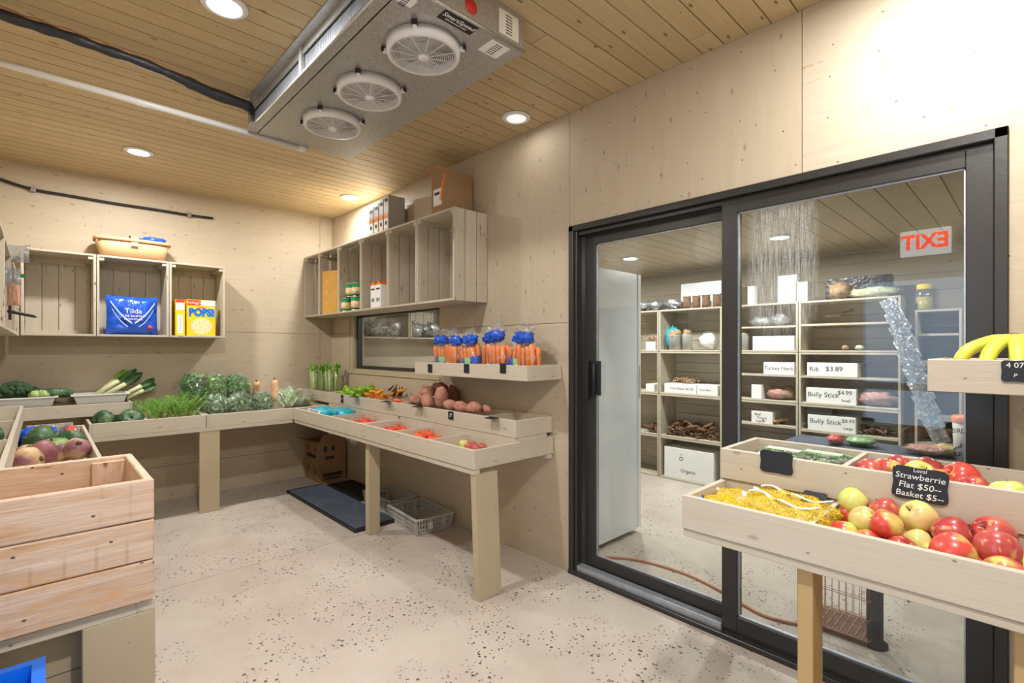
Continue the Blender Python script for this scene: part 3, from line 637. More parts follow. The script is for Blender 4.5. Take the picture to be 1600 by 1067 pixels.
table('long wooden table along the right wall under the produce trays', [((.64, -.63), (3.24, -.59)), ((.64, -.05), (3.24, -.01)), ((.66, -.59), (.70, -.05)), ((1.92, -.59), (1.99, -.05)), ((3.06, -.59), (3.13, -.05))],
      [(1.955, -.60, .05, .09, (.0, .0), None), (3.20, -.625, .042, .16, (.035, .0), None)], (1.94, -.32, 0))
table('wooden table along the back wall under the bagged greens', [((.597, -2.06), (.637, -.64)), ((.01, -2.06), (.05, -.02)), ((.05, -1.36), (.597, -1.3))],
      [(.60, -1.375, .035, .145, (0, 0), 'flat board leg')], (.32, -1.3, 0))
lt = table('wooden table along the left wall with a plank end panel', [((.64, -2.13), (3.72, -2.09)), ((.64, -2.71), (3.72, -2.67)), ((3.68, -2.67), (3.72, -2.13))],
      [(3.685, -2.235, .035, .145, (0, 0), 'wide flat end leg'), (1.9, -2.70, .04, .09, (0, 0), None), (1.9, -2.18, .04, .09, (0, 0), None)], (2.2, -2.4, 0))
mb = MB(); z = .02
while z < .64: mb.box((3.63, -2.70, z), (3.65, -2.10, z + .128)); z += .131
part('end_panel', mb, 'post', lt, 'plank end panel')
# large natural crate on the left table
nc = thing('wooden_box', 'deep natural rough-sawn pine box on the left table', 'box', (3.52, -2.41, .70)); X0, X1, Y0, Y1_ = 3.30, 3.74, -2.70, -2.095
for s, x in ((0, X0), (1, X1 - .02)):
    for k in range(3 if s else 2):
        z0 = .70 + k * .104 if s else .70 + k * .155; h_ = .1005 if s else .152
        mb = MB(); mb.box((x, Y0, z0), (x + .02, Y1_, z0 + h_)); part('plank', mb, 'natural', nc, bev=.003)
for k in range(2):
    mb = MB(); mb.box((X0 + .02, Y1_ - .02, .70 + k * .155), (X1 - .02, Y1_, .852 + k * .155)); part('plank', mb, 'natural', nc, bev=.003)
    mb = MB(); mb.box((X0 + .02, Y0, .70 + k * .155), (X1 - .02, Y0 + .02, .852 + k * .155)); part('plank', mb, 'natural', nc, bev=.003)
mb = MB(); mb.box((X0 + .02, Y1_ - .10, .715), (X0 + .045, Y1_ - .02, .995)); part('corner_post', mb, 'natural', nc); mb = MB(); mb.box((X1 - .045, Y1_ - .10, .715), (X1 - .02, Y1_ - .02, .98)); part('corner_post', mb, 'natural', nc)
mb = MB(); mb.box((X0 + .02, Y0 + .02, .70), (X1 - .02, Y1_ - .02, .714)); part('bottom', mb, 'natural', nc)
# front right table
F1, F0 = .88, .775; G1, G0 = .99, .885; FX = 4.53; FE = 6.1
tray('front tray of the near right table with netted potatoes and apples', FX, FE, -.83, -.235, F0, F1, (4.888, 5.55), mid=(-.545, .882))
tray('raised rear tray of the near right table with salad packs and apples', FX, FE, -.553, -.235, G0, G1, (4.90,))
table('table in front of the sliding door under two tiers of trays', [((FX, -.825), (FE, -.785)), ((FX, -.28), (FE, -.24)), ((FX + .02, -.785), (FX + .06, -.28)), ((FE - .06, -.785), (FE - .02, -.28))],
      [(4.852, -.80, .038, .09, (0, 0), None), (5.27, -.78, .038, .09, (0, 0), None), (5.95, -.80, .038, .09, (0, 0), None), (5.95, -.34, .038, .09, (0, 0), None)], (5.3, -.5, 0), legmat='legpine', rz=(F0 - .025, F0 - .001))
# wall trays
tray('wall shelf tray full of bagged carrots', 2.138, 3.31, -.30, -.003, 1.155, 1.245, name='shelf_tray')
tray('wall shelf tray with bananas right of the sliding door', 5.076, 6.1, -.36, -.003, 1.215, 1.312, name='shelf_tray')

# ---------------------------------------------------------------- helpers for goods
def relax(P, r, lo, hi, it=60, zf=1.):
    P = [Vector(p) for p in P]
    for _ in range(it):
        for i in range(len(P)):
            for j in range(i):
                d = P[i] - P[j]; L = d.length; m = (r[i] + r[j]) * .97
                if L < m:
                    d = d.normalized() if L > 1e-6 else Vector((1, 0, 0)); d = Vector((d.x, d.y, d.z * zf)); P[i] += d * (m - L) * .5; P[j] -= d * (m - L) * .5
        for i, p in enumerate(P):
            p.z -= .002
            for k in range(3):
                p[k] = max(lo[k] + r[i], p[k]) if k < 3 else p[k]
                p[k] = min(hi[k] - r[i], p[k])
    return P
def rr(a, b): return R_.uniform(a, b)
def rot3(): return (rr(-.6, .6), rr(-.6, .6), rr(0, 6.28))
ORD = ['first', 'second', 'third', 'fourth', 'fifth', 'sixth', 'seventh', 'eighth', 'ninth', 'tenth', 'eleventh', 'twelfth', 'thirteenth', 'fourteenth']
def roundfruit(name, cat, label, mat, r, prof, loc, rot, group, stemr=.0015, steml=.014, stemmat='stem', lobes=0, lamp_=.0, z0=.0, tall=1.0):
    o = thing(name, label, cat, loc, 0, group); o.rotation_euler = rot; WORLD[o] = Vector(); mb = MB()
    mb.lathe([(a * r, b * r * tall) for a, b in prof], 24, fn=(lambda a, q, z: q * (1 + lamp_ * abs(math.cos(a * lobes / 2)) - lamp_ * .5)) if lobes else None); part('flesh', mb, mat, o)
    mb = MB(); mb.tube([(0, 0, z0 * r * tall), (.002, 0, z0 * r * tall + steml * .6), (.005, .001, z0 * r * tall + steml)], [stemr * 1.3, stemr, stemr * 1.2], 6); part('stem', mb, stemmat, o); return o
APPLE = [(.02, -.80), (.18, -.84), (.34, -.90), (.55, -.84), (.78, -.6), (.93, -.3), (1.0, .05), (.98, .35), (.86, .64), (.66, .84), (.44, .92), (.26, .86), (.12, .72), (.02, .62)]
TOM = [(.02, -.72), (.3, -.76), (.6, -.66), (.86, -.4), (1, 0), (.92, .38), (.7, .62), (.4, .72), (.15, .66), (.02, .6)]
PEPP = [(.05, -1.0), (.3, -1.05), (.55, -.98), (.72, -.7), (.84, -.2), (.95, .3), (.96, .62), (.8, .86), (.5, .93), (.2, .8), (.03, .7)]
KAB = [(.05, -.66), (.4, -.68), (.75, -.52), (.95, -.2), (1, .05), (.93, .32), (.7, .54), (.4, .62), (.14, .54), (.03, .5)]
RUTA = [(.02, -1.15), (.1, -1.0), (.35, -.85), (.7, -.6), (.95, -.2), (1, .15), (.9, .5), (.6, .75), (.3, .84), (.02, .86)]
def simplebox(name, label, cat, a, b, mats, group=None, bev=.002):
    c = Vector(((a[0] + b[0]) / 2, (a[1] + b[1]) / 2, min(a[2], b[2]))); o = thing(name, label, cat, c, 0, group); mb = MB(); mb.box(a, b); part('box_body', mb, mats, o, bev=bev); return o
def rect(par, nm, mat, c, w_, h_, X, Y, off=.001, label=None):
    m1 = MB(); m1.prism([(-w_ / 2, -h_ / 2), (w_ / 2, -h_ / 2), (w_ / 2, h_ / 2), (-w_ / 2, h_ / 2)], off, basis(X, Y, c)); return part(nm, m1, mat, par, label)
def ellip(par, nm, mat, c, a, b, X, Y, off=.001, label=None, n=28):
    m1 = MB(); m1.prism([(a * math.cos(2 * PI * k / n), b * math.sin(2 * PI * k / n)) for k in range(n)], off, basis(X, Y, c)); return part(nm, m1, mat, par, label)
XR, YU = (1, 0, 0), (0, 0, 1)                # right-wall face directions
XB = (0, 1, 0)                               # back-wall face direction

# ---------------------------------------------------------------- goods in the back wall crates
rb = thing('rice_bag', 'shiny blue rice bag standing in the middle back wall crate', 'bag', (.17, -1.80, 1.453)); p0 = at(206, 522, x=.19)
mb = MB(); m4 = basis((0, 1, 0), (0, 0, 1), (.20, -1.765, 1.455)) @ Matrix.Rotation(-.0, 4, 'X') @ Matrix(((1, 0, 0, 0), (0, 0, 1, 0), (0, -1, 0, 0), (0, 0, 0, 1))).inverted()
m4 = Matrix.Translation((.20, -1.765, 1.455)) @ Matrix.Rotation(PI / 2, 4, 'Z')
mb.pillow(.345, .315, .10, m4, .022, 3, pinch=.045); part('film_bag', mb, 'bagblue', rb)
text('Tilda', .058, 'chalk', rb, (.262, -1.765, 1.645), XB, YU, ext=.003); text('PURE BASMATI', .024, 'chalk', rb, (.263, -1.765, 1.605), XB, YU, ext=.003); text('ADVANTAGE', .02, 'chalk', rb, (.263, -1.765, 1.58), XB, YU, ext=.003)
def onbag(y, z, e=.003):
    u = (y + 1.765) / .1725; q = (z - 1.455) / .1575 - 1; return Vector((.20 + .05 * math.sqrt(max(0, (1 - u ** 4) * (1 - q ** 4))) + .012 + e, y, z))
for (a0, b0, w_) in (((-1.91, 1.72), (-1.775, 1.55), .016), ((-1.62, 1.72), (-1.755, 1.55), .016), ((-1.90, 1.66), (-1.80, 1.52), .009), ((-1.63, 1.66), (-1.73, 1.52), .009)):
    mb = MB(); n = 10; vs = []
    for k in range(n + 1):
        t_ = k / n; y = a0[0] + (b0[0] - a0[0]) * t_; z = a0[1] + (b0[1] - a0[1]) * t_ - .02 * math.sin(PI * t_); vs += [onbag(y, z + w_ / 2), onbag(y, z - w_ / 2)]
    mb.add(vs, [(2 * k, 2 * k + 1, 2 * k + 3, 2 * k + 2) for k in range(n)], None, 0, True); part('printed_stripe', mb, 'shadeblue', rb, 'pale blue printed stripe')
m1 = MB(); m1.lathe([(.018, -.008), (.018, .004)], 18, M4=basis(XB, YU, (.262, -1.655, 1.515))); part('seal', m1, 'red', rb, 'small red round seal')
c1 = at(314, 522, x=.255); cz0 = 1.4535
bx = thing('cereal_box', 'yellow cereal box with its front of cereal turned to the room', 'cereal box', (.22, c1.y, cz0)); y0, y1 = at(292, 500, x=.255).y, at(337, 500, x=.255).y
mb = MB(); mb.box((.185, y0, cz0), (.255, y1, cz0 + .315)); part('carton', mb, 'cerealy', bx, bev=.002); yc = (y0 + y1) / 2; W_ = y1 - y0
rect(bx, 'top_band', 'red', (.2552, y0 + W_ * .24, cz0 + .288), W_ * .46, .045, XB, YU); rect(bx, 'top_band', 'paper', (.2552, y1 - W_ * .26, cz0 + .288), W_ * .48, .045, XB, YU)
text("Kellogg's", .03, 'paper', bx, (.2565, y0 + W_ * .24, cz0 + .288), XB, YU, shear=.2)
text('POPS!', .088, 'bagblue', bx, (.2565, yc, cz0 + .205), XB, YU, ext=.0015, sx=.84, bold=.003); text('POPS!', .088, 'skyblue', bx, (.2563, yc + .003, cz0 + .200), XB, YU, ext=.001, sx=.88, bold=.006); text('CORN', .02, 'red', bx, (.2565, yc, cz0 + .248), XB, YU)
ellip(bx, 'bowl_picture', 'corn', (.2552, yc, cz0 + .085), W_ * .36, .072, XB, YU)
b2 = thing('cereal_box', 'cereal box turned sideways with its narrow white panel showing', 'cereal box', (.18, y0 - .05, cz0)); ya, yb = at(274, 500, x=.25).y, at(289, 500, x=.25).y
mb = MB(); mb.box((.06, ya, cz0), (.25, yb, cz0 + .31)); part('carton', mb, 'cerealy', b2, bev=.002)
rect(b2, 'nutrition_panel', 'paper', (.2502, (ya + yb) / 2, cz0 + .10), (yb - ya) * .55, .16, XB, YU); rect(b2, 'top_band', 'red', (.2502, (ya + yb) / 2, cz0 + .297), (yb - ya) * .9, .024, XB, YU); rect(b2, 'picture_panel', 'paper', (.2502, (ya + yb) / 2, cz0 + .25), (yb - ya) * .85, .06, XB, YU)
for k in range(9): text('IIIIII', .008, 'ink', b2, (.252, (ya + yb) / 2, cz0 + .17 - k * .016), XB, YU)
# veneer basket on top of the crates
bz = 2.0735; vb = thing('veneer_basket', 'wooden veneer basket with a centre handle on top of the back wall crates', 'basket', (.15, -1.76, bz))
mb = MB(); N = 44
def basketpt(a, rx, ry): c, s = math.cos(a), math.sin(a); e = .45; return (math.copysign(abs(c) ** e, c) * rx, math.copysign(abs(s) ** e, s) * ry)
def ring(rx, ry, z, n=N): return [Vector((.15 + basketpt(2 * PI * k / n, rx, ry)[0], -1.755 + basketpt(2 * PI * k / n, rx, ry)[1], z)) for k in range(n)]
r1, r2, r3, r4 = ring(.085, .205, bz), ring(.11, .25, bz + .155), ring(.104, .244, bz + .155), ring(.08, .20, bz + .008)
vs = r1 + r2 + r3 + r4; fs = []; uv = []
for b in range(3):
    for k in range(N):
        q = (b * N + k, b * N + (k + 1) % N, (b + 1) * N + (k + 1) % N, (b + 1) * N + k); fs.append(q); uv.append([(b * .3, k * .03), (b * .3, k * .03 + .03), (b * .3 + .15, k * .03 + .03), (b * .3 + .15, k * .03)])
fs += [tuple(range(N - 1, -1, -1)), tuple(range(3 * N, 4 * N))]; uv += [[(0, 0)] * N] * 2; mb.add(vs, fs, uv, 0, True); part('side_veneer', mb, 'basketwood', vb)
mb = MB(); o_, i_ = ring(.116, .256, 0), ring(.110, .250, 0); vs = [p + Vector((0, 0, z)) for z in (bz + .135, bz + .16) for p in o_] + [p + Vector((0, 0, z)) for z in (bz + .16, bz + .135) for p in i_]
mb.add(vs, [(b * N + k, b * N + (k + 1) % N, ((b + 1) % 4) * N + (k + 1) % N, ((b + 1) % 4) * N + k) for b in range(4) for k in range(N)], None, 0, True); part('rim_band', mb, 'basketwood', vb)
mb = MB(); hp = [(.15 + math.cos(a) * .117, -1.755, bz + .10 + max(0, math.sin(a)) * .105) for a in [PI * k / 14 for k in range(15)]]
for a, b in zip(hp[:-1], hp[1:]): mb.bar(a, b, .045, .004, up=(0, 1, 0)) if 0 else mb.bar(a, b, .004, .045, up=(0, 1, 0))
part('handle', mb, 'basketwood', vb)
pk = thing('packet', 'blue glossy packet lying in the veneer basket', 'packet', (.15, -1.62, bz + .11)); mb = MB(); mb.blob((.15, -1.62, bz + .175), (.07, .095, .035), 16, 8, .25, 3, 2); part('film', mb, 'bagblue', pk)

# ---------------------------------------------------------------- goods on and in the right wall crates
for i, (px0, px1, h_) in enumerate(((576, 583.5, .285), (584, 591.5, .30), (592, 599, .315), (599.5, 607, .335))):
    x0, x1 = at(px0, 350, y=-.2).x, at(px1, 350, y=-.2).x
    c = simplebox('carton', ('tall narrow carton on the wall crates, leftmost of four', 'tall narrow carton on the wall crates, second of four from the left', 'tall narrow carton on the wall crates, third of four from the left', 'tall narrow carton on the wall crates, rightmost and tallest of four')[i], 'carton', (x0 + .002, -.20, 2.2985), (x1 - .002, -.04, 2.2985 + h_), 'greyplastic', 'cartons on the wall crates')
    xm = (x0 + x1) / 2; rect(c, 'print_panel', 'paper', (xm, -.2002, 2.40), (x1 - x0) * .8, .10, XR, YU); rect(c, 'print_panel', 'carrot', (xm, -.2014, 2.46), (x1 - x0) * .8, .035, XR, YU); rect(c, 'print_panel', 'ink', (xm, -.2014, 2.40), (x1 - x0) * .35, .03, XR, YU); rect(c, 'print_panel', 'ink', (xm, -.2002, 2.2985 + h_ - .04), (x1 - x0) * .6, .025, XR, YU)
cbx = thing('cardboard_box', 'open cardboard box with orange tape on the near wall crates', 'box', (2.42, -.13, 2.2985)); X0, X1 = 2.27, 2.47; mb = MB(); z1 = 2.60
mb.box((X0, -.24, 2.2985), (X1, -.235, z1)); mb.box((X0, -.03, 2.2985), (X1, -.025, z1)); mb.box((X0, -.235, 2.2985), (X0 + .005, -.03, z1)); mb.box((X1 - .005, -.235, 2.2985), (X1, -.03, z1)); mb.box((X0, -.235, 2.2985), (X1, -.03, 2.303)); part('box_body', mb, 'cardboard', cbx)
mb = MB(); mb.prism([(X0, 0), (X1, 0), (X1 - .01, .08), (X0 + .01, .08)], .004, basis((1, 0, 0), (0, -.9, .35), (0, -.237, z1))); fl = part('flap', mb, 'cardboard', cbx); rect(cbx, 'shipping_label', 'paper', (X0 + .10, -.262, z1 + .014), .10, .035, (1, 0, 0), (0, -.9, .35))
rect(cbx, 'shipping_label', 'paper', (X0 + .075, -.2402, 2.43), .10, .12, XR, YU); rect(cbx, 'tape', 'carrot', (X0 + .135, -.2412, 2.49), .022, .19, (1, 0, -.3), (.3, 0, 1), label='orange tape'); rect(cbx, 'print_block', 'ink', (X0 + .07, -.2414, 2.455), .06, .02, XR, YU)
a = at(503, 427, y=-.2).x; b = at(525, 487, y=-.2).x
yb_ = thing('yellow_board', 'upright yellow board leaning in a right wall crate', 'board', (.62, -.2, 1.685)); mb = MB(); mb.box((-.02 - .105, -.012, 0), (.105, .012, .42), M4=Matrix.Translation((.56, -.235, 1.6845)) @ Matrix.Rotation(.35, 4, 'Z')); part('panel', mb, 'yellowboard', yb_)
for i in range(6):
    m1 = MB(); m1.lathe([(.006, 0), (.006, .003)], 10, M4=Matrix.Translation((.56, -.235, 1.6845)) @ Matrix.Rotation(.35, 4, 'Z') @ basis((1, 0, 0), (0, 0, 1), (-.06 + .1 * (i % 2), -.012, .10 + (i // 2) * .11))); part('screw_head', m1, 'paper', yb_)
CAN = None
for i, (x, y, z, lab) in enumerate(((at(541, 470, y=-.24).x, -.24, 0, 'food can with green label, front left of the lower layer'), (at(549, 470, y=-.15).x, -.15, 0, 'food can with green label, middle of the lower layer'), (at(558, 470, y=-.24).x - .02, -.24, 0, 'food can with green label, front right of the lower layer'), (at(548, 450, y=-.22).x, -.22, .132, 'food can on the upper layer, left one'), (at(560, 450, y=-.2).x - .03, -.20, .132, 'food can on the upper layer, right one'))):
    o = thing('food_can', lab, 'can', (x, y, 1.6845 + z), 0, 'food cans in the wall crate'); mb = MB(); mb.lathe([(.043, 0), (.046, .003), (.044, .006), (.044, .124), (.046, .127), (.043, .130)], 24, (x, y, 1.6845 + z)); part('tin', mb, 'steel', o)
    mb = MB(); mb.lathe([(.0445, .009), (.0445, .121)], 24, (x, y, 1.6845 + z)); lb = part('paper_label', mb, 'cangreen', o, 'green label'); mb = MB(); mb.lathe([(.0452, .025), (.0452, .085)], 24, (x, y, 1.6845 + z)); part('label_picture', mb, 'corn', lb)
for i in range(4):
    x = 1.455 + (i % 2) * .088; y = -.235 + (i // 2) * .10; lab = ('front left', 'front right', 'back left', 'back right')[i]
    o = simplebox('drink_carton', f'grey printed carton with red cap, {lab} of the four in the crate', 'carton', (x - .042, y - .042, 1.6845), (x + .042, y + .042, 1.8745), 'paper', 'red-capped cartons')
    m1 = MB(); m1.prism([(-.042, 0), (.042, 0), (0, .03)], .084, basis((1, 0, 0), (0, 0, 1), (x, y + .042, 1.8745))); part('gable_top', m1, 'carrot', o, 'orange-red gable'); m1 = MB(); m1.lathe([(.013, 0), (.013, .015)], 14, (x, y - .015, 1.890)); part('cap', m1, 'red', o)
    for k in range(3): rect(o, 'print_panel', 'ink', (x - .018 + .018 * k, y - .0422, 1.75), .01, .03, XR, YU)
    rect(o, 'print_panel', 'ink', (x, y - .0422, 1.84), .06, .014, XR, YU)
# things hung on the left wall crates
hk = thing('shelf_hook', 'black peg hook sticking out of the left wall crates', 'hook', (1.9, YL + .305, 1.50)); pz = at(6, 503, y=-2.415)
mb = MB(); mb.tube([(1.95, -2.418, 1.52), (1.75, -2.335, 1.51)], .008, 10); mb.box((1.93, -2.42, 1.48), (1.97, -2.41, 1.57)); part('rod', mb, 'blackm', hk); mb = MB(); mb.tube([(1.75, -2.335, 1.51), (1.735, -2.329, 1.509)], .0085, 10); part('tip', mb, 'steel', hk)
for i, (x, z, h_, lab, m_) in enumerate(((2.02, 1.60, .16, 'clear pouch of pink salt hanging on the left wall crates', 'pinksalt'), (2.12, 1.63, .08, 'empty clear pouch hanging above the pink salt', None), (1.55, 1.80, .10, 'clear pouch corner sticking out at the top of the left wall crates', None))):
    o = thing('pouch', lab, 'pouch', (x, -2.40, z)); mb = MB(); mm = Matrix.Translation((x, -2.40, z - (.06 if m_ else 0))) @ Matrix.Rotation(.9, 4, 'Z')
    mb.pillow(.07 if i < 2 else .13, h_, .02, mm, .008, i); part('film', mb, 'filmgrey' if not m_ else 'film', o)
    if m_: m1 = MB(); m1.pillow(.06, h_ * .75, .015, mm, .003, i); part('contents', m1, m_, o); rect(o, 'tag', 'cangreen', (x, -2.375, z + .085), .03, .018, (.6, .8, 0), YU)

# ---------------------------------------------------------------- peppers, chilies, sweet potatoes
GZ = .836
pts = [at(x, y, y=yy) for x, y, yy in ((527, 608, -.2), (537, 601, -.15), (536, 611, -.26), (545, 606, -.2), (552, 609, -.24), (557, 603, -.14), (566, 602, -.2), (572, 607, -.25), (580, 601, -.12), (585, 604, -.2), (562, 610, -.27))]
rs = [.036] * len(pts); pts = relax(pts, rs, (.64, -.30, GZ), (1.25, -.02, 2), 20)
g0 = roundfruit('green_pepper', 'green pepper', 'x', 'pepper', .036, PEPP, pts[0], rot3(), 'green peppers in the rear tray', .004, .02, 'pepper', 4, .14, .7); g0['label'] = 'shiny green pepper in the raised rear tray next to the celery'
for i, p in enumerate(pts[1:]): dup(g0, p, rot3(), label='green pepper in the rear tray, ' + ('low in front, second from the left', 'low in front, first from the left', 'behind the front pair', 'front, left of the middle', 'back, middle of the heap', 'middle of the heap', 'front, right of the middle', 'back right of the heap', 'rightmost by the divider', 'lowest, in front of the middle')[i])
# clear tub of chilies
ct = thing('clear_tub', 'clear plastic tub holding the chilies in the rear tray', 'tub', (1.36, -.17, GZ)); mb = MB()
def tubwall(mb, x0, x1, y0, y1, z0, z1, t=.003, fl=.02):
    A = [(x0 + fl, y0 + fl), (x1 - fl, y0 + fl), (x1 - fl, y1 - fl), (x0 + fl, y1 - fl)]; B = [(x0, y0), (x1, y0), (x1, y1), (x0, y1)]; Cc = [(x0 - .015, y0 - .015), (x1 + .015, y0 - .015), (x1 + .015, y1 + .015), (x0 - .015, y1 + .015)]
    vs = [(x, y, z0) for x, y in A] + [(x, y, z1) for x, y in B] + [(x, y, z1 + .003) for x, y in Cc] + [(x, y, z1 - .006) for x, y in Cc]
    vs2 = [(x, y, z0 + t) for x, y in [(a + t * (1 if i in (0, 3) else -1), b + t * (1 if i < 2 else -1)) for i, (a, b) in enumerate(A)]] + [(x, y, z1 + .003) for x, y in [(a + t * (1 if i in (0, 3) else -1), b + t * (1 if i < 2 else -1)) for i, (a, b) in enumerate(B)]]
    n = len(vs); f = [(3, 2, 1, 0)]
    for b in range(3): f += [(b * 4 + k, b * 4 + (k + 1) % 4, b * 4 + 4 + (k + 1) % 4, b * 4 + 4 + k) for k in range(4)]
    f += [(n, n + 1, n + 2, n + 3)] + [(n + (k + 1) % 4, n + k, n + 4 + k, n + 4 + (k + 1) % 4) for k in range(4)] + [(8 + k, 8 + (k + 1) % 4, n + 4 + (k + 1) % 4, n + 4 + k) for k in range(4)]
    return mb.add(vs + vs2, f)
tubwall(mb, 1.17, 1.60, -.27, -.05, GZ, GZ + .095); part('shell', mb, 'clearbox', ct)
def chili(label, mat, loc, rot, group, L=.085, r=.012):
    o = thing('chili_pepper', label, 'chili', loc, 0, group); o.rotation_euler = rot; WORLD[o] = Vector(); mb = MB(); mb.tube([(L * (t - .5), .012 * math.sin(t * 2.6), 0) for t in [k / 7 for k in range(8)]], [r * q for q in (.75, 1, 1.05, 1, .85, .65, .4, .1)], 10); part('pod', mb, mat, o)
    mb = MB(); mb.tube([(-L / 2, 0, 0), (-L / 2 - .018, -.003, .004)], .002, 6); part('stem', mb, 'stem', o); return o
ch0 = chili('orange chili pepper in the clear tub in the rear tray', 'chili', (1.3, -.16, .95), (0, .2, .5), 'orange chilies in the clear tub', .11, .017)
for k in range(44):
    x = rr(1.20, 1.57); dup(ch0, (x, rr(-.26, -.06), .86 + .021 * (k // 8) + rr(0, .012)), (rr(-.4, .4), rr(-.45, .45), rr(0, 6.28)), scale=rr(.65, .95))
ch1 = chili('dark dried chili at the right end of the clear tub', 'darkchili', (1.5, -.10, .99), (0, -1.1, .5), 'dark chilies in the clear tub', .11, .012)
for k in range(7): dup(ch1, (rr(1.46, 1.57), rr(-.16, -.05), .97 + rr(0, .04)), (rr(-.3, .3), rr(-1.3, -.5), rr(-.6, .8)), scale=rr(.7, 1.05))
chx = chili('single red-orange chili lying in the tray beyond the clear tub', 'tomato', at(622, 627, y=-.22), (0, 0, .2), 'x', .10, .022); del chx['group']
SP = []
data = (((647.8, 624.7), -.22, .040, 'small pink sweet potato at the left end of the heap'), ((668, 626), -.25, .055, 'large pink sweet potato in front of the heap'), ((669, 612), -.15, .052, 'pink sweet potato on top left of the heap'), ((690, 621), -.22, .055, 'upright pink sweet potato in the middle of the heap'),
        ((687, 606), -.09, .050, 'dark brown sweet potato topping the heap'), ((709, 619), -.07, .056, 'dark brown sweet potato behind the heap on its right'), ((704, 632), -.25, .040, 'pointed sweet potato just right of the heap'), ((721, 636), -.22, .045, 'pink sweet potato in the bin right of the heap, left one'),
        ((739.7, 637), -.24, .047, 'round speckled sweet potato in the bin right of the heap'), ((760, 640), -.17, .036, 'small sweet potato at the right end of the bin'), ((661, 619), -.16, .045, 'sweet potato half hidden behind the left of the heap'), ((680, 630), -.12, .05, 'pink sweet potato at the bottom middle of the heap'), ((655, 634), -.10, .05, 'sweet potato at the bottom back of the heap'))
for i, ((px, py), yy, r, lab) in enumerate(data):
    p = at(px, py, y=yy); p.z = max(p.z, GZ + r * .8); mb = MB(); up = i in (3, 5); r *= 1.1; d = (r * .8, r * .8, r * 1.35) if up else (r * 1.35, r * .8, r * .8)
    mb.blob((0, 0, 0), d, 18, 12, .12, 2.2, i); o = solo('sweet_potato', mb, 'sweetdark' if i in (4, 5) else 'sweetpotato', lab, 'sweet potato', (0, 0, 0), 'sweet potatoes in the rear tray'); o.location = p; o.rotation_euler = (rr(-.2, .2), rr(-.25, .25), rr(-.5, .5))
# ---------------------------------------------------------------- tomatoes and small apples
def fruitrow(name, cat, mats, prof, rows, floor, lim, group, z, **k):
    protos = {}; P = [at(px, py, z=z) for (px, py, r, mt, lab) in rows]; rs = [q[2] for q in rows]
    P = relax(P, rs, (lim[0], lim[2], floor), (lim[1], lim[3], 9), 30); out = []
    for p, (px, py, r, mt, lab) in zip(P, rows):
        if mt not in protos: protos[mt] = roundfruit(name, cat, lab, mt, 1.0 * .04, prof, p, rot3(), group, **k); protos[mt].scale = (r / .04,) * 3; out.append(protos[mt])
        else: out.append(dup(protos[mt], p, rot3(), lab, group, r / .04))
    return out
fl_ = T0 + .012
T = 'tomato'
fruitrow('tomato', 'tomato', None, TOM, [(534, 647, .030, T, 'red tomato beside the teal bags'), (554, 654, .028, T, 'tomato in the second bin, leftmost of the heap'), (563, 650, .032, T, 'tomato in the second bin, behind the yellowish one'), (569, 652, .032, T, 'tomato in the second bin, in the middle of the heap'), (564, 658, .026, 'apple_green', 'pale unripe tomato at the front of the second bin'), (580, 654, .032, T, 'tomato in the second bin, right of the middle'), (589, 656, .026, T, 'small tomato in the second bin, right end of the heap'), (603, 652, .030, T, 'lone tomato at the back right of the second bin')], fl_, (1.40, 1.92, -.61, -.32), 'tomatoes in the first front tray', .742, stemr=.002, steml=.012, stemmat='leaf', z0=.6, lobes=5, lamp_=.06) if 0 else None
def fr(rows, lim, group, z, prof=TOM, name='tomato'): return fruitrow(name, name.replace('_', ' '), None, prof, rows, fl_, lim, group, z, stemr=.002, steml=.010, stemmat='leaf' if prof is TOM else 'stem', z0=.62)
fr([(534, 647, .030, T, 'red tomato lying beside the teal bags')], (.9, 1.37, -.6, -.32), 'tomatoes', .775)
fr([(554, 655, .028, T, 'tomato at the left end of the heap of six, beside the divider'), (563, 650, .032, T, 'tomato at the back of the heap, behind the pale one'), (571, 652, .032, T, 'tomato in the middle of the heap in the bin below the rear tray seam'), (564, 658, .026, 'apple_green', 'pale unripe tomato at the front of the tomato heap'), (581, 654, .032, T, 'tomato right of the heap middle'), (589, 656, .026, T, 'small tomato at the right end of the heap'), (603, 652, .030, T, 'lone tomato right of the heap, near the tray seam')], (1.40, 1.92, -.61, -.32), 'tomatoes', .765)
fr([(588, 664, .030, T, 'tomato in the first bin of the near tray, leftmost'), (600, 667, .032, T, 'tomato in the first bin of the near tray, second from left'), (611, 669, .030, T, 'tomato in the first bin of the near tray, third from left'), (623, 667, .034, T, 'bright tomato in the first bin of the near tray, fourth from left'), (634, 669, .026, T, 'small tomato in the first bin of the near tray, fifth from left'), (643, 666, .028, T, 'tomato in the first bin of the near tray, rightmost')], (1.965, 2.37, -.61, -.32), 'tomatoes', .755)
fr([(647, 677, .046, T, 'big red tomato on the left of the second bin of the near tray'), (660, 674, .044, T, 'big red tomato touching the biggest one'), (674, 680, .028, T, 'small orange tomato in the second bin, left of its pair'), (686, 681, .026, T, 'small orange tomato in the second bin, rightmost'), (664, 682, .024, 'apple_green', 'pale small tomato below the two big ones'), (632, 675, .024, T, 'small tomato left of the two big ones'), (678, 676, .026, T, 'small tomato at the back of the second bin')], (2.39, 2.79, -.61, -.32), 'tomatoes', .765)
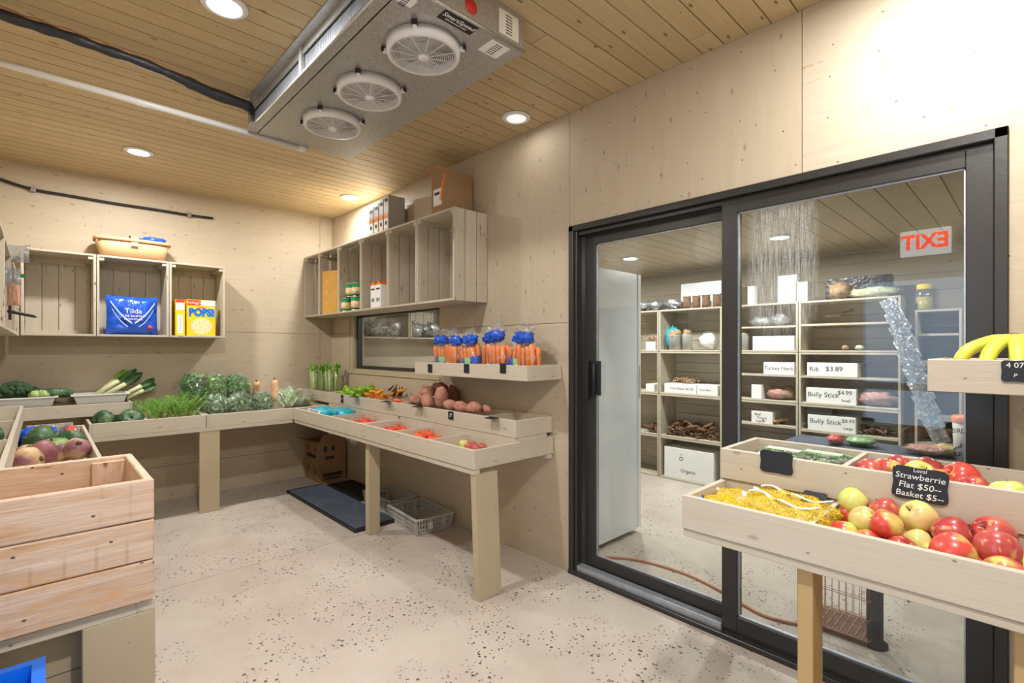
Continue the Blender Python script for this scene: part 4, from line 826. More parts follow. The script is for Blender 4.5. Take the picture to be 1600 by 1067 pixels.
fr([(725, 694, .033, 'apple_green', 'yellow apple in the last bin of the right wall table'), (734, 697, .030, 'apple_red', 'small red apple touching the yellow one'), (748, 699, .029, 'apple_red', 'small red apple in the middle of the last bin'), (764, 696, .029, 'apple_red', 'small red apple alone on the right of the last bin'), (741, 694, .028, 'apple_red', 'small red apple behind the middle of the last bin')], (2.81, 3.22, -.61, -.32), 'small apples in the last bin', .742, APPLE, 'apple')
# teal bags, card, butternuts in the first bin
for i, (x, y, z, rz, lab) in enumerate(((.98, -.50, .775, .2, 'teal plastic bag of produce on the left of the first bin'), (1.20, -.42, .775, -.3, 'darker teal plastic bag of produce on the right of the first bin'))):
    o = thing('produce_bag', lab, 'bag', (x, y, z - .03)); mb = MB(); mb.blob((x, y, z), (.13, .085, .055), 20, 12, .18, 3, i + 4, ex=.8); part('film', mb, 'skyblue', o)
    for k in range(2): ellip(o, 'print_spot', 'bagblue', (x - .05 + .09 * k, y - .075, z + .022), .014, .016, (1, 0, 0), (0, .4, .9), .004)
cd_ = thing('price_card', 'white card with dark lettering in front of the teal bags', 'card', (1.02, -.60, .75)); rect(cd_, 'card_face', 'paper', (1.03, -.606, .795), .26, .05, (1, 0, 0), (0, .15, 1), .002); text('CRAVES', .05, 'ink', cd_, (1.03, -.6085, .795), (1, 0, 0), (0, .15, 1), sx=1.05)
def butternut(label, loc, rot, s=1.0):
    mb = MB(); mb.lathe([(.01, -.10), (.035, -.098), (.052, -.07), (.055, -.045), (.045, -.01), (.034, .03), (.032, .075), (.03, .10), (.018, .115), (.006, .118)], 20); o = thing('butternut_squash', label, 'squash', loc, 0, 'butternut squashes in the corner'); o.rotation_euler = rot; o.scale = (s,) * 3; WORLD[o] = Vector(); part('flesh', mb, 'butternut', o)
    mb = MB(); mb.tube([(0, 0, .115), (.002, 0, .135)], [.007, .009], 7); part('stem', mb, 'stem', o); return o
butternut('upright butternut squash standing behind the bagged greens', at(431, 612, x=.20), (.1, .0, 0)); butternut('butternut squash behind the kale, showing only its tip', at(402, 612, x=.14), (.2, .5, 0))
butternut('butternut squash lying at the corner of the two tables', (.50, -.42, T1 - .045), (1.5, 0, -.8)); butternut('butternut squash lying in the first front bin', (.80, -.43, T1 - .05), (1.5, 0, -1.2), .9)
pkx = solo('snack_bar', MB().box((.80, -.60, .765), (.93, -.555, .775)), 'cardboard', 'flat brown bar at the left of the first front bin', 'packet', (.86, -.58, .765))
pkx2 = None
# ---------------------------------------------------------------- leafy greens
def leafbag(label, c, r, n, mat, seed=0, group='bagged greens', base=None, upright=.6, lw=.09, film=True, name='greens_bag', lip=True):
    o = thing(name, label, 'bagged greens', (c[0], c[1], c[2] - r[2])); rs_ = random.Random(seed); mb = MB(); c = Vector(c)
    if group: o['group'] = group
    for k in range(n):
        th = rs_.uniform(0, 2 * PI); ph = rs_.uniform(-.5, 1.2); d = Vector((math.cos(th) * math.cos(ph), math.sin(th) * math.cos(ph), math.sin(ph)))
        p = c + Vector((d.x * r[0] * .82, d.y * r[1] * .82, d.z * r[2] * .78)) - d * lw * .2
        dr_ = (Vector((d.x, d.y, d.z + upright * 1.4)) + Vector((rs_.uniform(-.5, .5),) * 3)).normalized()
        mb.leaf(p - dr_ * lw * .4, dr_, d + Vector((rs_.uniform(-.6, .6), rs_.uniform(-.6, .6), 0)), lw * rs_.uniform(.7, 1.1), lw * rs_.uniform(.6, 1.0), rs_.uniform(.1, .5), .35, seed + k)
    part('leaves', mb, mat, o); mb = MB(); mb.blob(c - Vector((0, 0, r[2] * .15)), (r[0] * .62, r[1] * .62, r[2] * .72), 14, 8, .3, 3, seed); part('inner_leaves', mb, mat, o)
    if film: mb = MB(); mb.blob(c, [q * 1.0 for q in r], 26, 16, .16, 3.5, seed + 9, ex=.85); part('plastic_bag', mb, 'film', o)
    return o
leafbag('dark leaf bunch in clear bag at the left of the back row of greens', (.17, -1.335, .965), (.13, .10, .165), 90, 'leaf', 11, upright=1)
leafbag('bag of broad bright green leaves in the middle of the back row', (.16, -1.165, .965), (.13, .11, .165), 90, 'leafbright', 22, upright=.8)
leafbag('bag of dark green leaves at the right of the back row of greens', (.16, -.985, .955), (.13, .11, .155), 90, 'leaf', 33, upright=.8)
leafbag('bag of curly kale at the left of the front row, next to the fennel', (.44, -1.215, .835), (.13, .10, .115), 70, 'kale', 44, lw=.075)
leafbag('bag of curly kale second from the left in the front row', (.45, -1.035, .835), (.13, .10, .12), 70, 'kale', 55, lw=.075)
leafbag('bag of pale frilly kale third from the left in the front row', (.45, -.85, .835), (.13, .095, .12), 80, 'kale', 66, lw=.06)
# romaine bags
def romaine(label, base, dirs, L, seed, spread):
    o = thing('lettuce_bag', label, 'bagged greens', base, 0, 'bagged romaine'); rs_ = random.Random(seed); mb = MB(); d0 = Vector(dirs).normalized()
    for k in range(34):
        d = (d0 + Vector((rs_.uniform(-1, 1), rs_.uniform(-1, 1), rs_.uniform(-1, 1))) * spread).normalized(); mb.leaf(Vector(base) + d * .01, d, Vector((rs_.uniform(-1, 1), rs_.uniform(-1, 1), .6)), L * rs_.uniform(.75, 1.05), L * .34, .15, .15, seed + k)
    part('leaves', mb, 'lettuce', o); mb = MB(); mb.blob(Vector(base) + d0 * .005, .028, 10, 8, .1); part('root_end', mb, 'stem', o, 'cut brown root end')
    mb = MB(); q = Vector((0, 0, 1)).rotation_difference(d0).to_matrix().to_4x4(); mb.blob(Vector(base) + d0 * L * .55, (L * .5, L * .42, L * .62), 22, 14, .15, 3.5, seed, M4=q, ex=.9); part('plastic_bag', mb, 'film', o); return o
romaine('romaine lettuce bag fanning upward from its cut end', (.575, -.665, .80), (-.45, .12, .85), .20, 5, .42)
romaine('green leaf lettuce bag lying towards the table corner', (.52, -.60, .805), (-.35, .95, .22), .22, 9, .22)
# celery
for i, (px, lab) in enumerate(((499, 'celery bag leaning in the corner, left one'), (523, 'celery bag leaning in the corner, right one'))):
    b = at(px, 606, x=.22 + .16 * i); b.z = .838; b.y = min(b.y, -.10) - .02; o = thing('celery_bag', lab, 'celery', b, 0, 'celery bags'); rs_ = random.Random(i)
    for k in range(24):
        mb = MB(); a = rs_.uniform(0, 6.28); q = rs_.uniform(0, 1) ** .5; bx_ = b + Vector((math.cos(a) * .055 * q, math.sin(a) * .05 * q, 0)); tx = b + Vector((math.cos(a) * .075 * q, math.sin(a) * .06 * q - .01, .27 + rs_.uniform(-.03, .05))); mb.tube([bx_, bx_.lerp(tx, .5) + Vector((.003, 0, 0)), tx], [.015, .013, .009], 7); part('stalk', mb, 'stalk', o)
    mb = MB()
    for k in range(26): a = rs_.uniform(0, 6.28); mb.leaf(b + Vector((math.cos(a) * .05, math.sin(a) * .05, .27 + rs_.uniform(-.02, .05))), (math.cos(a), math.sin(a), 2.5), (rs_.uniform(-1, 1), rs_.uniform(-1, 1), 0), .05, .035, .3, .3, k)
    part('leaf_tops', mb, 'leafbright', o); mb = MB(); mb.blob(b + Vector((0, 0, .13)), (.095, .085, .145), 22, 14, .12, 3.5, i, ex=.7); part('plastic_bag', mb, 'film', o)
# fennel
fo = thing('fennel_bunch', 'big feathery green fennel bunch on the back wall table', 'fennel', (.38, -1.54, T0 + .012)); rs_ = random.Random(3); mb = MB(); mb2 = MB()
for k in range(34):
    a = rs_.uniform(0, 6.28); b = Vector((.38 + rs_.uniform(-.12, .12), -1.54 + rs_.uniform(-.13, .13), .735)); d = Vector((math.cos(a) * .6, math.sin(a) * .9, rs_.uniform(.7, 2.2))).normalized(); L = rs_.uniform(.17, .30); tip = b + d * L + Vector((0, 0, -.02)); md = b.lerp(tip, .5) + Vector((0, 0, .03))
    mb2.tube([b, md, tip], [.007, .005, .002], 6)
    for j in range(46):
        t = rs_.uniform(.25, 1); s = b.lerp(md, t * 2) if t < .5 else md.lerp(tip, t * 2 - 1); e = s + Vector((rs_.uniform(-1, 1), rs_.uniform(-1, 1), rs_.uniform(-.3, 1))).normalized() * rs_.uniform(.03, .075); mb.tube([s, s.lerp(e, .5) + Vector((0, 0, .006)), e], [.0016, .0014, .0006], 3, cap=False)
part('stalks', mb2, 'stalk', fo); part('fronds', mb, 'frond', fo, 'thin green fronds')
# squashes on the back table and left table
sq = roundfruit('kabocha_squash', 'squash', 'dark green squash lying left of its neighbour on the back wall table', 'squash', .085, KAB, (.46, -1.97, .792), (1.3, .2, .4), 'dark green squashes on the back table', .006, .02, 'stem', 10, .07, .5)
dup(sq, (.47, -1.80, .792), (.9, .4, 1.2), 'dark green squash with its stem scar facing the room'); dup(sq, (.30, -1.78, .76), (.5, .4, 2), 'small dark squash nearest the fennel', scale=.7)
for (px, py, z, s, lab, r_) in ((48, 672, .79, 1.22, 'largest dark squash in the left wall tray', (1.1, .3, 0)), (92, 678, .775, 1.02, 'dark squash right of the largest in the left wall tray', (1.2, 0, 1))):
    p = at(px, py, z=z); p.x = 1.225 if s > 1.1 else 1.345; p.y = -2.32 if s > 1.1 else -2.185; dup(sq, p, r_, lab, 'dark squashes in the left wall tray', s * .95)
roundfruit('kabocha_squash', 'squash', 'green squash cap showing in front of the largest dark squash', 'squashg', .085, KAB, (1.43, -2.26, .77), (.1, .1, 0), 'x', .006, .02, 'stem', 10, .07, .5).pop('group', None)
for i, (px, py, z, r, mt, lab) in enumerate(((66, 708, .80, .068, 'rutared', 'dark purple rutabaga in the middle of the left wall tray'), (34, 722, .79, .07, 'rutabaga', 'yellow rutabaga nearest the deep pine box'), (44, 706, .77, .06, 'rutabaga', 'brownish rutabaga behind the yellow one'), (130, 702, .78, .062, 'rutabaga', 'purple-topped rutabaga against the front board'), (116, 697, .785, .055, 'rutabaga', 'tan rutabaga behind the one at the front board'), (97, 703, .765, .05, 'rutabaga', 'small tan rutabaga in the middle of the bin'))):
    p = at(px, py, z=z); p.x = max(1.60, min(2.18, p.x)); p.y = max(-2.36, min(-2.16, p.y)); roundfruit('rutabaga', 'rutabaga', lab, mt, r, RUTA, p, (rr(.6, 1.5), rr(-.4, .4), rr(0, 6)), 'rutabagas in the left wall tray', .012, .012, 'stem', 0, 0, .8)
for i, (y, m_, lab) in enumerate(((-2.36, 'bagblue', 'shiny blue bag in the left wall tray by the back wall'), (-2.26, 'filmgrey', 'white and blue printed bag in the left wall tray'), (-2.17, 'filmgrey', 'clear bag with a red patch in the left wall tray'))):
    c = Vector((.93, y, .77)); o = thing('produce_bag', lab, 'bag', (c.x, c.y, .71)); mb = MB(); mb.blob(c, (.10, .055, .07), 18, 12, .3, 4, i); part('film', mb, m_, o)
    if i: mb = MB(); mb.blob(c + Vector((.03, 0, .03)), (.06, .035, .038), 12, 8, .3, 4, i + 5); part('print_patch', mb, 'red' if i == 2 else 'bagblue', o)
roundfruit('melon', 'melon', 'yellow melon on the raised left wall tray, cut by the photo edge', 'yellow', .085, [(a, b * 1.3) for a, b in KAB], (2.35, -2.53, .90), (1.5, 0, .3), None, .004, .01)
dup(sq, (1.85, -2.52, .90), (.8, 0, 0), 'dark squash on the raised left wall tray', 'x', 1.1).pop('group', None)
# white tubs with broccoli and leeks
for i, (a, b, lab) in enumerate(((-2.62, -2.215, 'white plastic tub with broccoli on the back wall'), (-2.145, -1.79, 'white plastic tub with leeks on the back wall'))):
    o = thing('plastic_tub', lab, 'tub', (.155, (a + b) / 2, .9155)); mb = MB(); tubwall(mb, .035, .285, a + .015, b - .015, .9155, .985); part('shell', mb, 'whiteplastic', o)
for i, (px, py, r, lab) in enumerate(((-8, 618, .085, 'broccoli head at the left edge of the photo'), (24, 612, .10, 'largest broccoli head in the white tub'), (48, 616, .07, 'smaller dark broccoli head behind the largest'))):
    p = at(px, py, x=.15 if i != 2 else .1); p.z = max(p.z, 1.0); p.y = max(p.y, -2.56 + r * .2); o = thing('broccoli', lab, 'broccoli', p, 0, 'broccoli in the white tub'); mb = MB(); rs_ = random.Random(i)
    for k in range(90):
        th = rs_.uniform(0, 6.28); ph = math.acos(rs_.uniform(-.1, 1)); d = Vector((math.sin(ph) * math.cos(th), math.sin(ph) * math.sin(th), math.cos(ph))); mb.blob(p + Vector((d.x, d.y, d.z * .65)) * r * .82, r * rs_.uniform(.16, .26), 6, 5, .3, 5, k)
    mb.blob(p, (r * .8, r * .8, r * .5), 12, 8, .2); part('florets', mb, 'broc', o); mb = MB(); mb.tube([p + Vector((.03, 0, -.075)), p + Vector((0, 0, -.01))], [.022, .03], 10); part('stem', mb, 'brocstem', o)
for i, (px, lab) in enumerate(((54, 'pale broccoli stem piece, left of two'), (68, 'pale broccoli stem piece, right of two'))):
    p = at(px, 621, x=.24); p.z = max(p.z, 1.0); mb = MB(); mb.blob((0, 0, 0), (.035, .035, .032), 12, 8, .4, 5, i); solo('broccoli_chunk', mb, 'brocstem', lab, 'broccoli', p, 'pale stem pieces', local=True)
mb = MB(); mb.tube([(-.0, -.11, 0), (0, -.07, .004), (0, 0, .006), (0, .07, .003), (0, .11, -.002)], [.012, .036, .04, .036, .012], 14); p = at(90, 622, x=.20); solo('zucchini', mb, 'squash', 'dark green squash lying at the right end of the broccoli tub', 'squash', (p.x, p.y - .02, 1.0), local=True)
def leek(label, a, b, fan, seed):
    a = Vector(a); b = Vector(b); d = (b - a); L = d.length; d.normalize(); o = thing('leek', label, 'leek', a, 0, 'leeks in the white tub'); rs_ = random.Random(seed); mb = MB()
    mb.tube([a, a + d * L * .45, a + d * L * .6], [.016, .018, .02], 12); part('white_shaft', mb, 'leekwhite', o); mb = MB()
    side = d.cross(Vector((1, 0, 0))).normalized()
    for k in range(9):
        dd = (d + side * rs_.uniform(-fan, fan) + Vector((rs_.uniform(-.1, .1), 0, 0))).normalized(); mb.leaf(a + d * L * .5, dd, (1, 0, .2), L * rs_.uniform(.45, .62), .04, rs_.uniform(-.05, .12), .08, k)
    part('leaves', mb, 'leekgreen' if seed != 2 else 'leafbright', o)
for i, (s, e, fan, lab) in enumerate((((148, 617), (208, 581), .14, 'leek leaning highest out of the tub'), ((160, 618), (218, 588), .14, 'leek just below the highest one'), ((154, 614), (196, 580), .1, 'leek with dark leaves behind the highest one'), ((192, 618), (238, 594), .1, 'short leek at the right of the tub'), ((197, 622), (240, 602), .1, 'lowest leek hanging over the tub rim'))):
    leek(lab, at(s[0], s[1], x=.17 - .02 * (i % 3)), at(e[0], e[1], x=.10), fan, i)
# ---------------------------------------------------------------- carrots
def carrotbag(label, loc, rz, lean, seed, top=1.0):
    o = thing('carrot_bag', label, 'carrots', loc, 0, 'bagged carrots'); o.rotation_euler = (lean[0], lean[1], rz); WORLD[o] = Vector(); rs_ = random.Random(seed)
    for k in range(8):
        x = -.056 + .016 * k + rs_.uniform(-.003, .003); y = (.016 if k % 2 else -.016); L = rs_.uniform(.15, .175); mb = MB(); mb.tube([(x * .9, y, .012), (x, y, .03), (x * 1.05, y, L * .6), (x, y, L - .008), (x, y, L)], [.004, .0095, .0135, .0145, .009], 10); part('carrot', mb, 'carrot', o)
    mb = MB(); n = 26; vs = []
    for z in ((.03, .07) if seed % 3 == 0 else (.06, .10) if seed % 3 == 1 else (.015, .05)): vs += [(.073 * math.copysign(abs(math.cos(2 * PI * k / n)) ** .6, math.cos(2 * PI * k / n)), .035 * math.copysign(abs(math.sin(2 * PI * k / n)) ** .6, math.sin(2 * PI * k / n)), z) for k in range(n)]
    mb.add(vs, [(k, (k + 1) % n, n + (k + 1) % n, n + k) for k in range(n)], None, 0, True); lb = part('label_band', mb, 'bagblue', o, 'printed blue band')
    mb = MB(); mb.prism([(-.05, -.018), (-.005, -.02), (.01, .0), (-.005, .02), (-.05, .018)], .001, basis((1, 0, 0), (0, 0, 1), (0.03, -.0362, .05 if seed % 3 == 0 else .08 if seed % 3 == 1 else .0325))); part('band_print', mb, 'labelgreen', lb)
    mb = MB(); mb.blob((0, 0, .095), (.078, .042, .098), 20, 14, .08, 3, seed, ex=.7); part('clear_film', mb, 'film', o)
    mb = MB(); mb.blob((rs_.uniform(-.02, .02), 0, .192 + .01 * top), (.055, .032, .030), 18, 12, .5, 3.5, seed); part('blue_neck', mb, 'bagblue', o)
    mb = MB(); mb.blob((rs_.uniform(-.03, .03), 0, .232 + .01 * top), (.045, .02, .03), 14, 10, .9, 4, seed + 3); part('film_tuft', mb, 'film', o); return o
names = ('leftmost carrot bag on the wall shelf', 'second carrot bag from the left on the wall shelf', 'third carrot bag from the left, tilted', 'fourth carrot bag from the left on the wall shelf', 'tall carrot bag left of the tallest pair', 'tallest carrot bag with its film tuft standing up', 'carrot bag second from the right end', 'rightmost carrot bag on the wall shelf')
for i, (x, y, rz, ly, tp) in enumerate(((2.35, -.17, .2, -.12, .8), (2.475, -.19, -.1, .05, .6), (2.575, -.16, .1, .16, .6), (2.70, -.20, .0, -.2, .6), (2.84, -.15, .1, .08, 1.6), (2.965, -.19, 0, -.06, 2.6), (3.09, -.15, .15, .10, 1.4), (3.215, -.18, -.05, -.04, 1.0))):
    carrotbag(names[i], (x, y, 1.168), rz, (.02, ly * .8), i + 1, tp).scale = (1.12, 1.12, 1.17)
# chalk tags
def chalktag(label, c, w_, h_, X, Y, lines=(), name='chalk_tag', size=.02):
    o = thing(name, label, 'sign', c, 0, None); pts_ = []; n = 48
    for k in range(n):
        a = 2 * PI * k / n; cx_, sy = math.cos(a), math.sin(a); e = .25; q = 1 - .055 * abs(math.sin(2 * a)) ** .5 * 0 - .05 * (math.cos(8 * a) > .6); pts_.append((math.copysign(abs(cx_) ** e, cx_) * w_ / 2 * q, math.copysign(abs(sy) ** e, sy) * h_ / 2 * q))
    m1 = MB(); m1.prism(pts_, .003, basis(X, Y, c)); part('board', m1, 'board', o); nz = Vector(X).normalized().cross(Vector(Y).normalized())
    for (s, dy, sz, sh) in lines: text(s, sz, 'chalk', o, Vector(c) + Vector(Y).normalized() * dy + nz * .0036, X, Y, ext=.0006, shear=sh)
    return o
for px, lab in ((672, 'left black tag on the carrot shelf'), (729, 'middle black tag on the carrot shelf'), (786, 'right black tag on the carrot shelf')):
    p = at(px, 575.5, y=-.303); chalktag(lab, p, .052, .06, XR, YU)
p = at(704.5, 649, y=-.318); chalktag('small black tag with a faint mark on the sweet potato tray', p, .055, .055, XR, YU, [('2"', 0, .03, .2)])
for px, py, lab in ((553, 624, 'black tag tipped forward on the green pepper tray'), (603, 629, 'black tag tipped forward below the chilies'), (652, 634, 'black tag tipped forward below the sweet potatoes'), (768, 652, 'black tag edge on the empty end bin')):
    p = at(px, py, y=-.345); p.z = .925; chalktag(lab, p, .08, .055, (1, 0, 0), (0, .97, .05))
p = at(534.5, 623, y=-.318); chalktag('upright narrow black tag on the green pepper tray', p, .045, .075, XR, YU, [('2 99', .0, .016, 0)])
p = at(1213, 722, y=-.556); chalktag('blank black tag on the salad pack tray', p, .10, .074, XR, YU)
p = at(1437, 757, y=-.556); chalktag('black tag with the strawberry prices in white handwriting', p, .122, .092, (1, 0, -.03), (0.03, 0, 1), [('Local', .037, .014, .1), ('Strawberrie', .019, .0225, .1), ('Flat $50--', -.006, .0235, .1), ('Basket $5--', -.030, .0225, .1)])
p = at(1586, 580, y=-.3635); chalktag('black tag with chalk marks on the banana shelf', p, .055, .06, XR, YU, [('4 07', .016, .02, 0), ('P', -.012, .014, .2)])
chalktag('bent black tag lying on the ledge above the netted potatoes', (at(1275, 777, y=-.57).x, -.59, .886), .065, .05, (1, 0, 0), (0, .8, .5))
# ---------------------------------------------------------------- near right table
fruitF = [(1317, 789, 'apple_green', 'pale green apple in the far left corner of the apple bin'), (1356, 795, 'apple_red', 'dark crimson apple left in the bin, on the second layer'), (1372, 780, 'apple_green', 'yellow-green apple with red cheek topping the left heap'), (1324, 811, 'apple_mix', 'pink apple against the divider'), (1331, 827, 'apple_mix', 'pink and yellow apple in the near left corner'), (1374, 827, 'apple_mix', 'red and green apple near the front board on the left'), (1385, 806, 'apple_red', 'red apple peeking out in the left middle'), (1399, 796, 'apple_green', 'greenish apple behind the striped one'), (1416, 812, 'apple_mix', 'yellow and red apple in the left middle'), (1442, 808, 'apple_red', 'red apple peeking out in the middle of the bin'), (1474, 799, 'apple_green', 'large green apple at the back middle'), (1523, 802, 'apple_red', 'large red apple at the back right'), (1498, 821, 'apple_red', 'purple-red apple on top in the middle right'), (1457, 823, 'apple_mix', 'pinkish apple low in the middle'), (1431, 837, 'apple_green', 'green apple low near the front middle'), (1466, 846, 'apple_mix', 'red and green apple at the front middle'), (1508, 853, 'apple_mix', 'orange-yellow apple near the front board'), (1553, 839, 'apple_red', 'large red apple at the right'), (1592, 836, 'apple_red', 'red apple at the right edge of the photo'), (1414, 850, 'apple_green', 'green apple cap just above the front board'), (1541, 874, 'apple_mix', 'large red apple with green shoulder by the front board'), (1536, 858, 'apple_mix', 'orange apple behind the large one at the front'), (1600, 870, 'apple_red', 'dark red apple in the near right corner, cut by the edge'), (1575, 808, 'apple_mix', 'red and yellow apple far right at the back'), (1345, 822, 'apple_mix', 'apple low between the pink ones on the left'), (1400, 835, 'apple_red', 'red apple low behind the front board, left of the middle'), (1447, 832, 'apple_green', 'green apple low in the middle of the bin'), (1484, 866, 'apple_red', 'red apple against the front board right of the middle'), (1524, 838, 'apple_mix', 'apple low between the large red ones'), (1570, 866, 'apple_mix', 'apple low against the front board at the right'), (1450, 792, 'apple_mix', 'apple low by the riser board behind the green one'), (1440, 860, 'apple_mix', 'striped apple against the front board in the middle')]
fF = F0 + .012; P = []; rs = []
for (px, py, mt, lab) in fruitF:
    big = px in (1474, 1523, 1498, 1466, 1553, 1541); top = px in (1356, 1372, 1416, 1474, 1498, 1466, 1523, 1541, 1553); rs.append(.043 if big else .037); P.append(at(px, py, z=.885 if top else .84))
# hidden lower layer
low = []
P = P + [Vector(p) for p in low]; rs = rs + [.042] * len(low); P = relax(P, rs, (4.896, -.811, fF), (5.60, -.548, .935), 24, .4); AP = {}
for i, p in enumerate(P):
    mt, lab = fruitF[i][2:] if i < len(fruitF) else ('apple_mix', 'apple at the bottom of the bin under the others')
    if mt not in AP: AP[mt] = roundfruit('apple', 'apple', lab, mt, .042, APPLE, p, rot3(), 'apples in the front bin', .0016, .014, 'stem', 5, .03, .68); AP[mt].scale = (rs[i] / .042,) * 3
    else: dup(AP[mt], p, (rr(-1.2, 1.2), rr(-1.2, 1.2), rr(0, 6.28)), lab, 'apples in the front bin', rs[i] / .042)
fruitR = [(1370, 726, .040, 'apple_red', 'purple-red apple nearest the divider in the rear bin'), (1395, 726, .038, 'apple_mix', 'orange-red apple behind the yellow one in the rear bin'), (1416, 728, .043, 'apple_green', 'yellow and pink apple in the rear bin'), (1448, 725, .043, 'apple_red', 'red apple showing its stem end in the rear bin'), (1460, 741, .038, 'apple_mix', 'small orange apple above the price tag'), (1500, 735, .050, 'apple_mix', 'largest orange-red apple in the rear bin'), (1529, 752, .036, 'apple_red', 'red apple half hidden right of the largest'), (1568, 760, .042, 'apple_green', 'flat green-orange apple at the right of the rear bin'), (1412, 716, .036, 'apple_red', 'red apple peeking out at the back of the rear bin'), (1420, 745, .036, 'apple_mix', 'apple low behind the strawberry tag')]
P = relax([at(q[0], q[1], z=.985) for q in fruitR], [q[2] for q in fruitR], (4.91, -.53, G0 + .012), (5.9, -.26, 1.03), 12, .3)
for p, q in zip(P, fruitR): dup(AP[q[3]], p, (rr(-.9, .9), rr(-.9, .9), rr(0, 6.28)), q[4], 'apples in the rear bin', q[2] / .042)
# netted potatoes
def netbag(label, c, rz, seed, strap):
    o = thing('potato_net', label, 'potatoes', c, 0, 'netted yellow potatoes'); o.rotation_euler = (0, 0, rz); WORLD[o] = Vector(); rs_ = random.Random(seed)
    for k in range(9):
        mb = MB(); mb.blob((-.10 + .047 * (k % 5) + rs_.uniform(-.008, .008), (-.024 if k < 5 else .028), .026 + rs_.uniform(0, .01)), (.030, .025, .024), 12, 8, .12, 2, k + seed); part('potato', mb, 'potato', o)
    mb = MB(); mb.blob((0, 0, .03), (.135, .056, .042), 30, 16, .16, 4, seed, ex=.8); part('net', mb, 'net', o, 'yellow net')
    if strap:
        mb = MB(); q = [Vector((-.10 + .0125 * k, -.01 + .018 * math.sin(k * .45), .075 + .006 * math.sin(k * .8))) for k in range(18)]
        for a, b in zip(q[:-1], q[1:]): mb.bar(a, b, .013, .0015)
        part('strap', mb, 'whiteplastic', o, 'white plastic strap')
    mb = MB(); mb.blob((-.122, .0, .05), (.014, .010, .014), 8, 6, .4); part('tie', mb, 'bagblue' if seed == 1 else 'whiteplastic', o); return o
netbag('netted potatoes against the front board on the left', (4.665, -.738, fF + .014), -.08, 1, False); netbag('netted potatoes against the riser board, wire-tied', (4.67, -.618, fF + .014), -.03, 2, False)
netbag('netted potatoes with a white strap near the divider, front one', (4.785, -.728, fF + .040), -.32, 3, True); netbag('netted potatoes with a white strap near the divider, rear one', (4.79, -.632, fF + .038), -.25, 4, True)
# salad packs
solo('liner_pad', MB().box((FX + .03, -.52, G0 + .0125), (4.885, -.26, G0 + .047)), 'film', 'crumpled clear liner under the salad packs', 'liner', (4.7, -.4, G0 + .0125))
for i, (x, y, z, rz, lab) in enumerate(((4.66, -.40, 0, .1, 'clear salad pack with green label at the left of the rear tray'), (4.70, -.44, .03, -.1, 'clear salad pack stacked on the left one'), (4.80, -.38, .0, .05, 'clear salad pack near the divider, lower one'), (4.815, -.42, .032, -.12, 'clear salad pack near the divider, upper one'))):
    o = thing('salad_pack', lab, 'salad pack', (x, y, G0 + .048 + z), 0, 'salad packs'); o.rotation_euler = (0, 0, rz); WORLD[o] = Vector(); mb = MB(); mb.blob((0, 0, .016), (.07, .10, .016), 24, 10, .12, 4, i, ex=.5); part('clear_shell', mb, 'film', o)
    mb = MB(); rs_ = random.Random(i)
    for k in range(22): mb.leaf((rs_.uniform(-.05, .05), rs_.uniform(-.08, .08), .012 + rs_.uniform(0, .008)), (rs_.uniform(-1, 1), rs_.uniform(-1, 1), 0), (0, 0, 1), .035, .02, .1, .2, k)
    part('leaves', mb, 'leaf', o); mb = MB(); mb.box((-.055, -.018, .031), (.055, .022, .033)); lb = part('paper_label', mb, 'labelgreen', o, 'green and white label'); mb = MB(); mb.box((-.055, .006, .0331), (.055, .020, .0336)); part('label_stripe', mb, 'paper', lb)
# bananas
def banana(label, base, pts, r=.017, par=None):
    mb = MB(); k = len(pts); q = snake(pts, 4); n = len(q); mb.tube(q, [r * (.42 if i < 2 else min(1, .5 + .12 * i) if i < 6 else 1 if i < n - 4 else (.85, .6, .4, .3)[i - n + 4]) for i in range(n)], 10); b = part('banana', mb, 'banana', par, None)
    mb = MB(); mb.blob(q[-1], (.006, .006, .006), 8, 6, .2); part('tip', mb, 'stem', b, 'dark tip'); return b
cr = at(1584, 521, y=-.20); bb = thing('banana_bunch', 'bunch of yellow-green bananas on the wall shelf right of the door', 'bananas', (cr.x, -.2, 1.23)); zc = 1.375
mb = MB(); mb.blob((cr.x, -.175, zc + .004), (.022, .02, .012), 12, 8, .2); part('crown', mb, 'stem', bb)
for (ang, L, drop) in ((0, .150, .085), (24, .150, .10), (48, .14, .10), (72, .125, .095), (98, .12, .095), (130, .12, .09), (165, .12, .09)):
    a = math.radians(ang); d = -RT * math.cos(a) - FW * math.sin(a); s = Vector((cr.x, -.175, zc)) + d * .012; e = s + d * L - Vector((0, 0, drop)); m2_ = s + d * L * .30 - Vector((0, 0, .006)); m_ = s + d * L * .80 - Vector((0, 0, drop * .38)); e2 = s + d * L * 1.0 - Vector((0, 0, drop * .80))
    banana('', s, [s, m2_, m_, e2, e - d * .012], .0185, bb)
# ---------------------------------------------------------------- under the tables
cb_ = thing('cardboard_box', 'open printed cardboard box on the floor in the dark corner', 'box', (.22, -.17, 0)); mb = MB(); a, b, c, d = .03, .39, -.30, -.02; zt = .40
for q in (((a, c, 0), (b, c + .005, zt)), ((a, d - .005, 0), (b, d, zt)), ((a, c + .005, 0), (a + .005, d - .005, zt)), ((b - .005, c + .005, 0), (b, d - .005, zt)), ((a + .005, c + .005, 0), (b - .005, d - .005, .005))): mb.box(*q)
part('box_body', mb, 'cardboard', cb_); mb = MB(); mb.prism([(0, 0), (.28, 0), (.26, .10), (.02, .10)], .004, basis((0, 1, 0), (.55, 0, .8), (b - .003, c, zt))); part('flap', mb, 'cardboard', cb_); mb = MB(); mb.prism([(0, 0), (.36, 0), (.34, .12), (.02, .12)], .004, basis((1, 0, 0), (0, -.93, .3), (a, c + .003, zt))); part('flap', mb, 'cardboard', cb_)
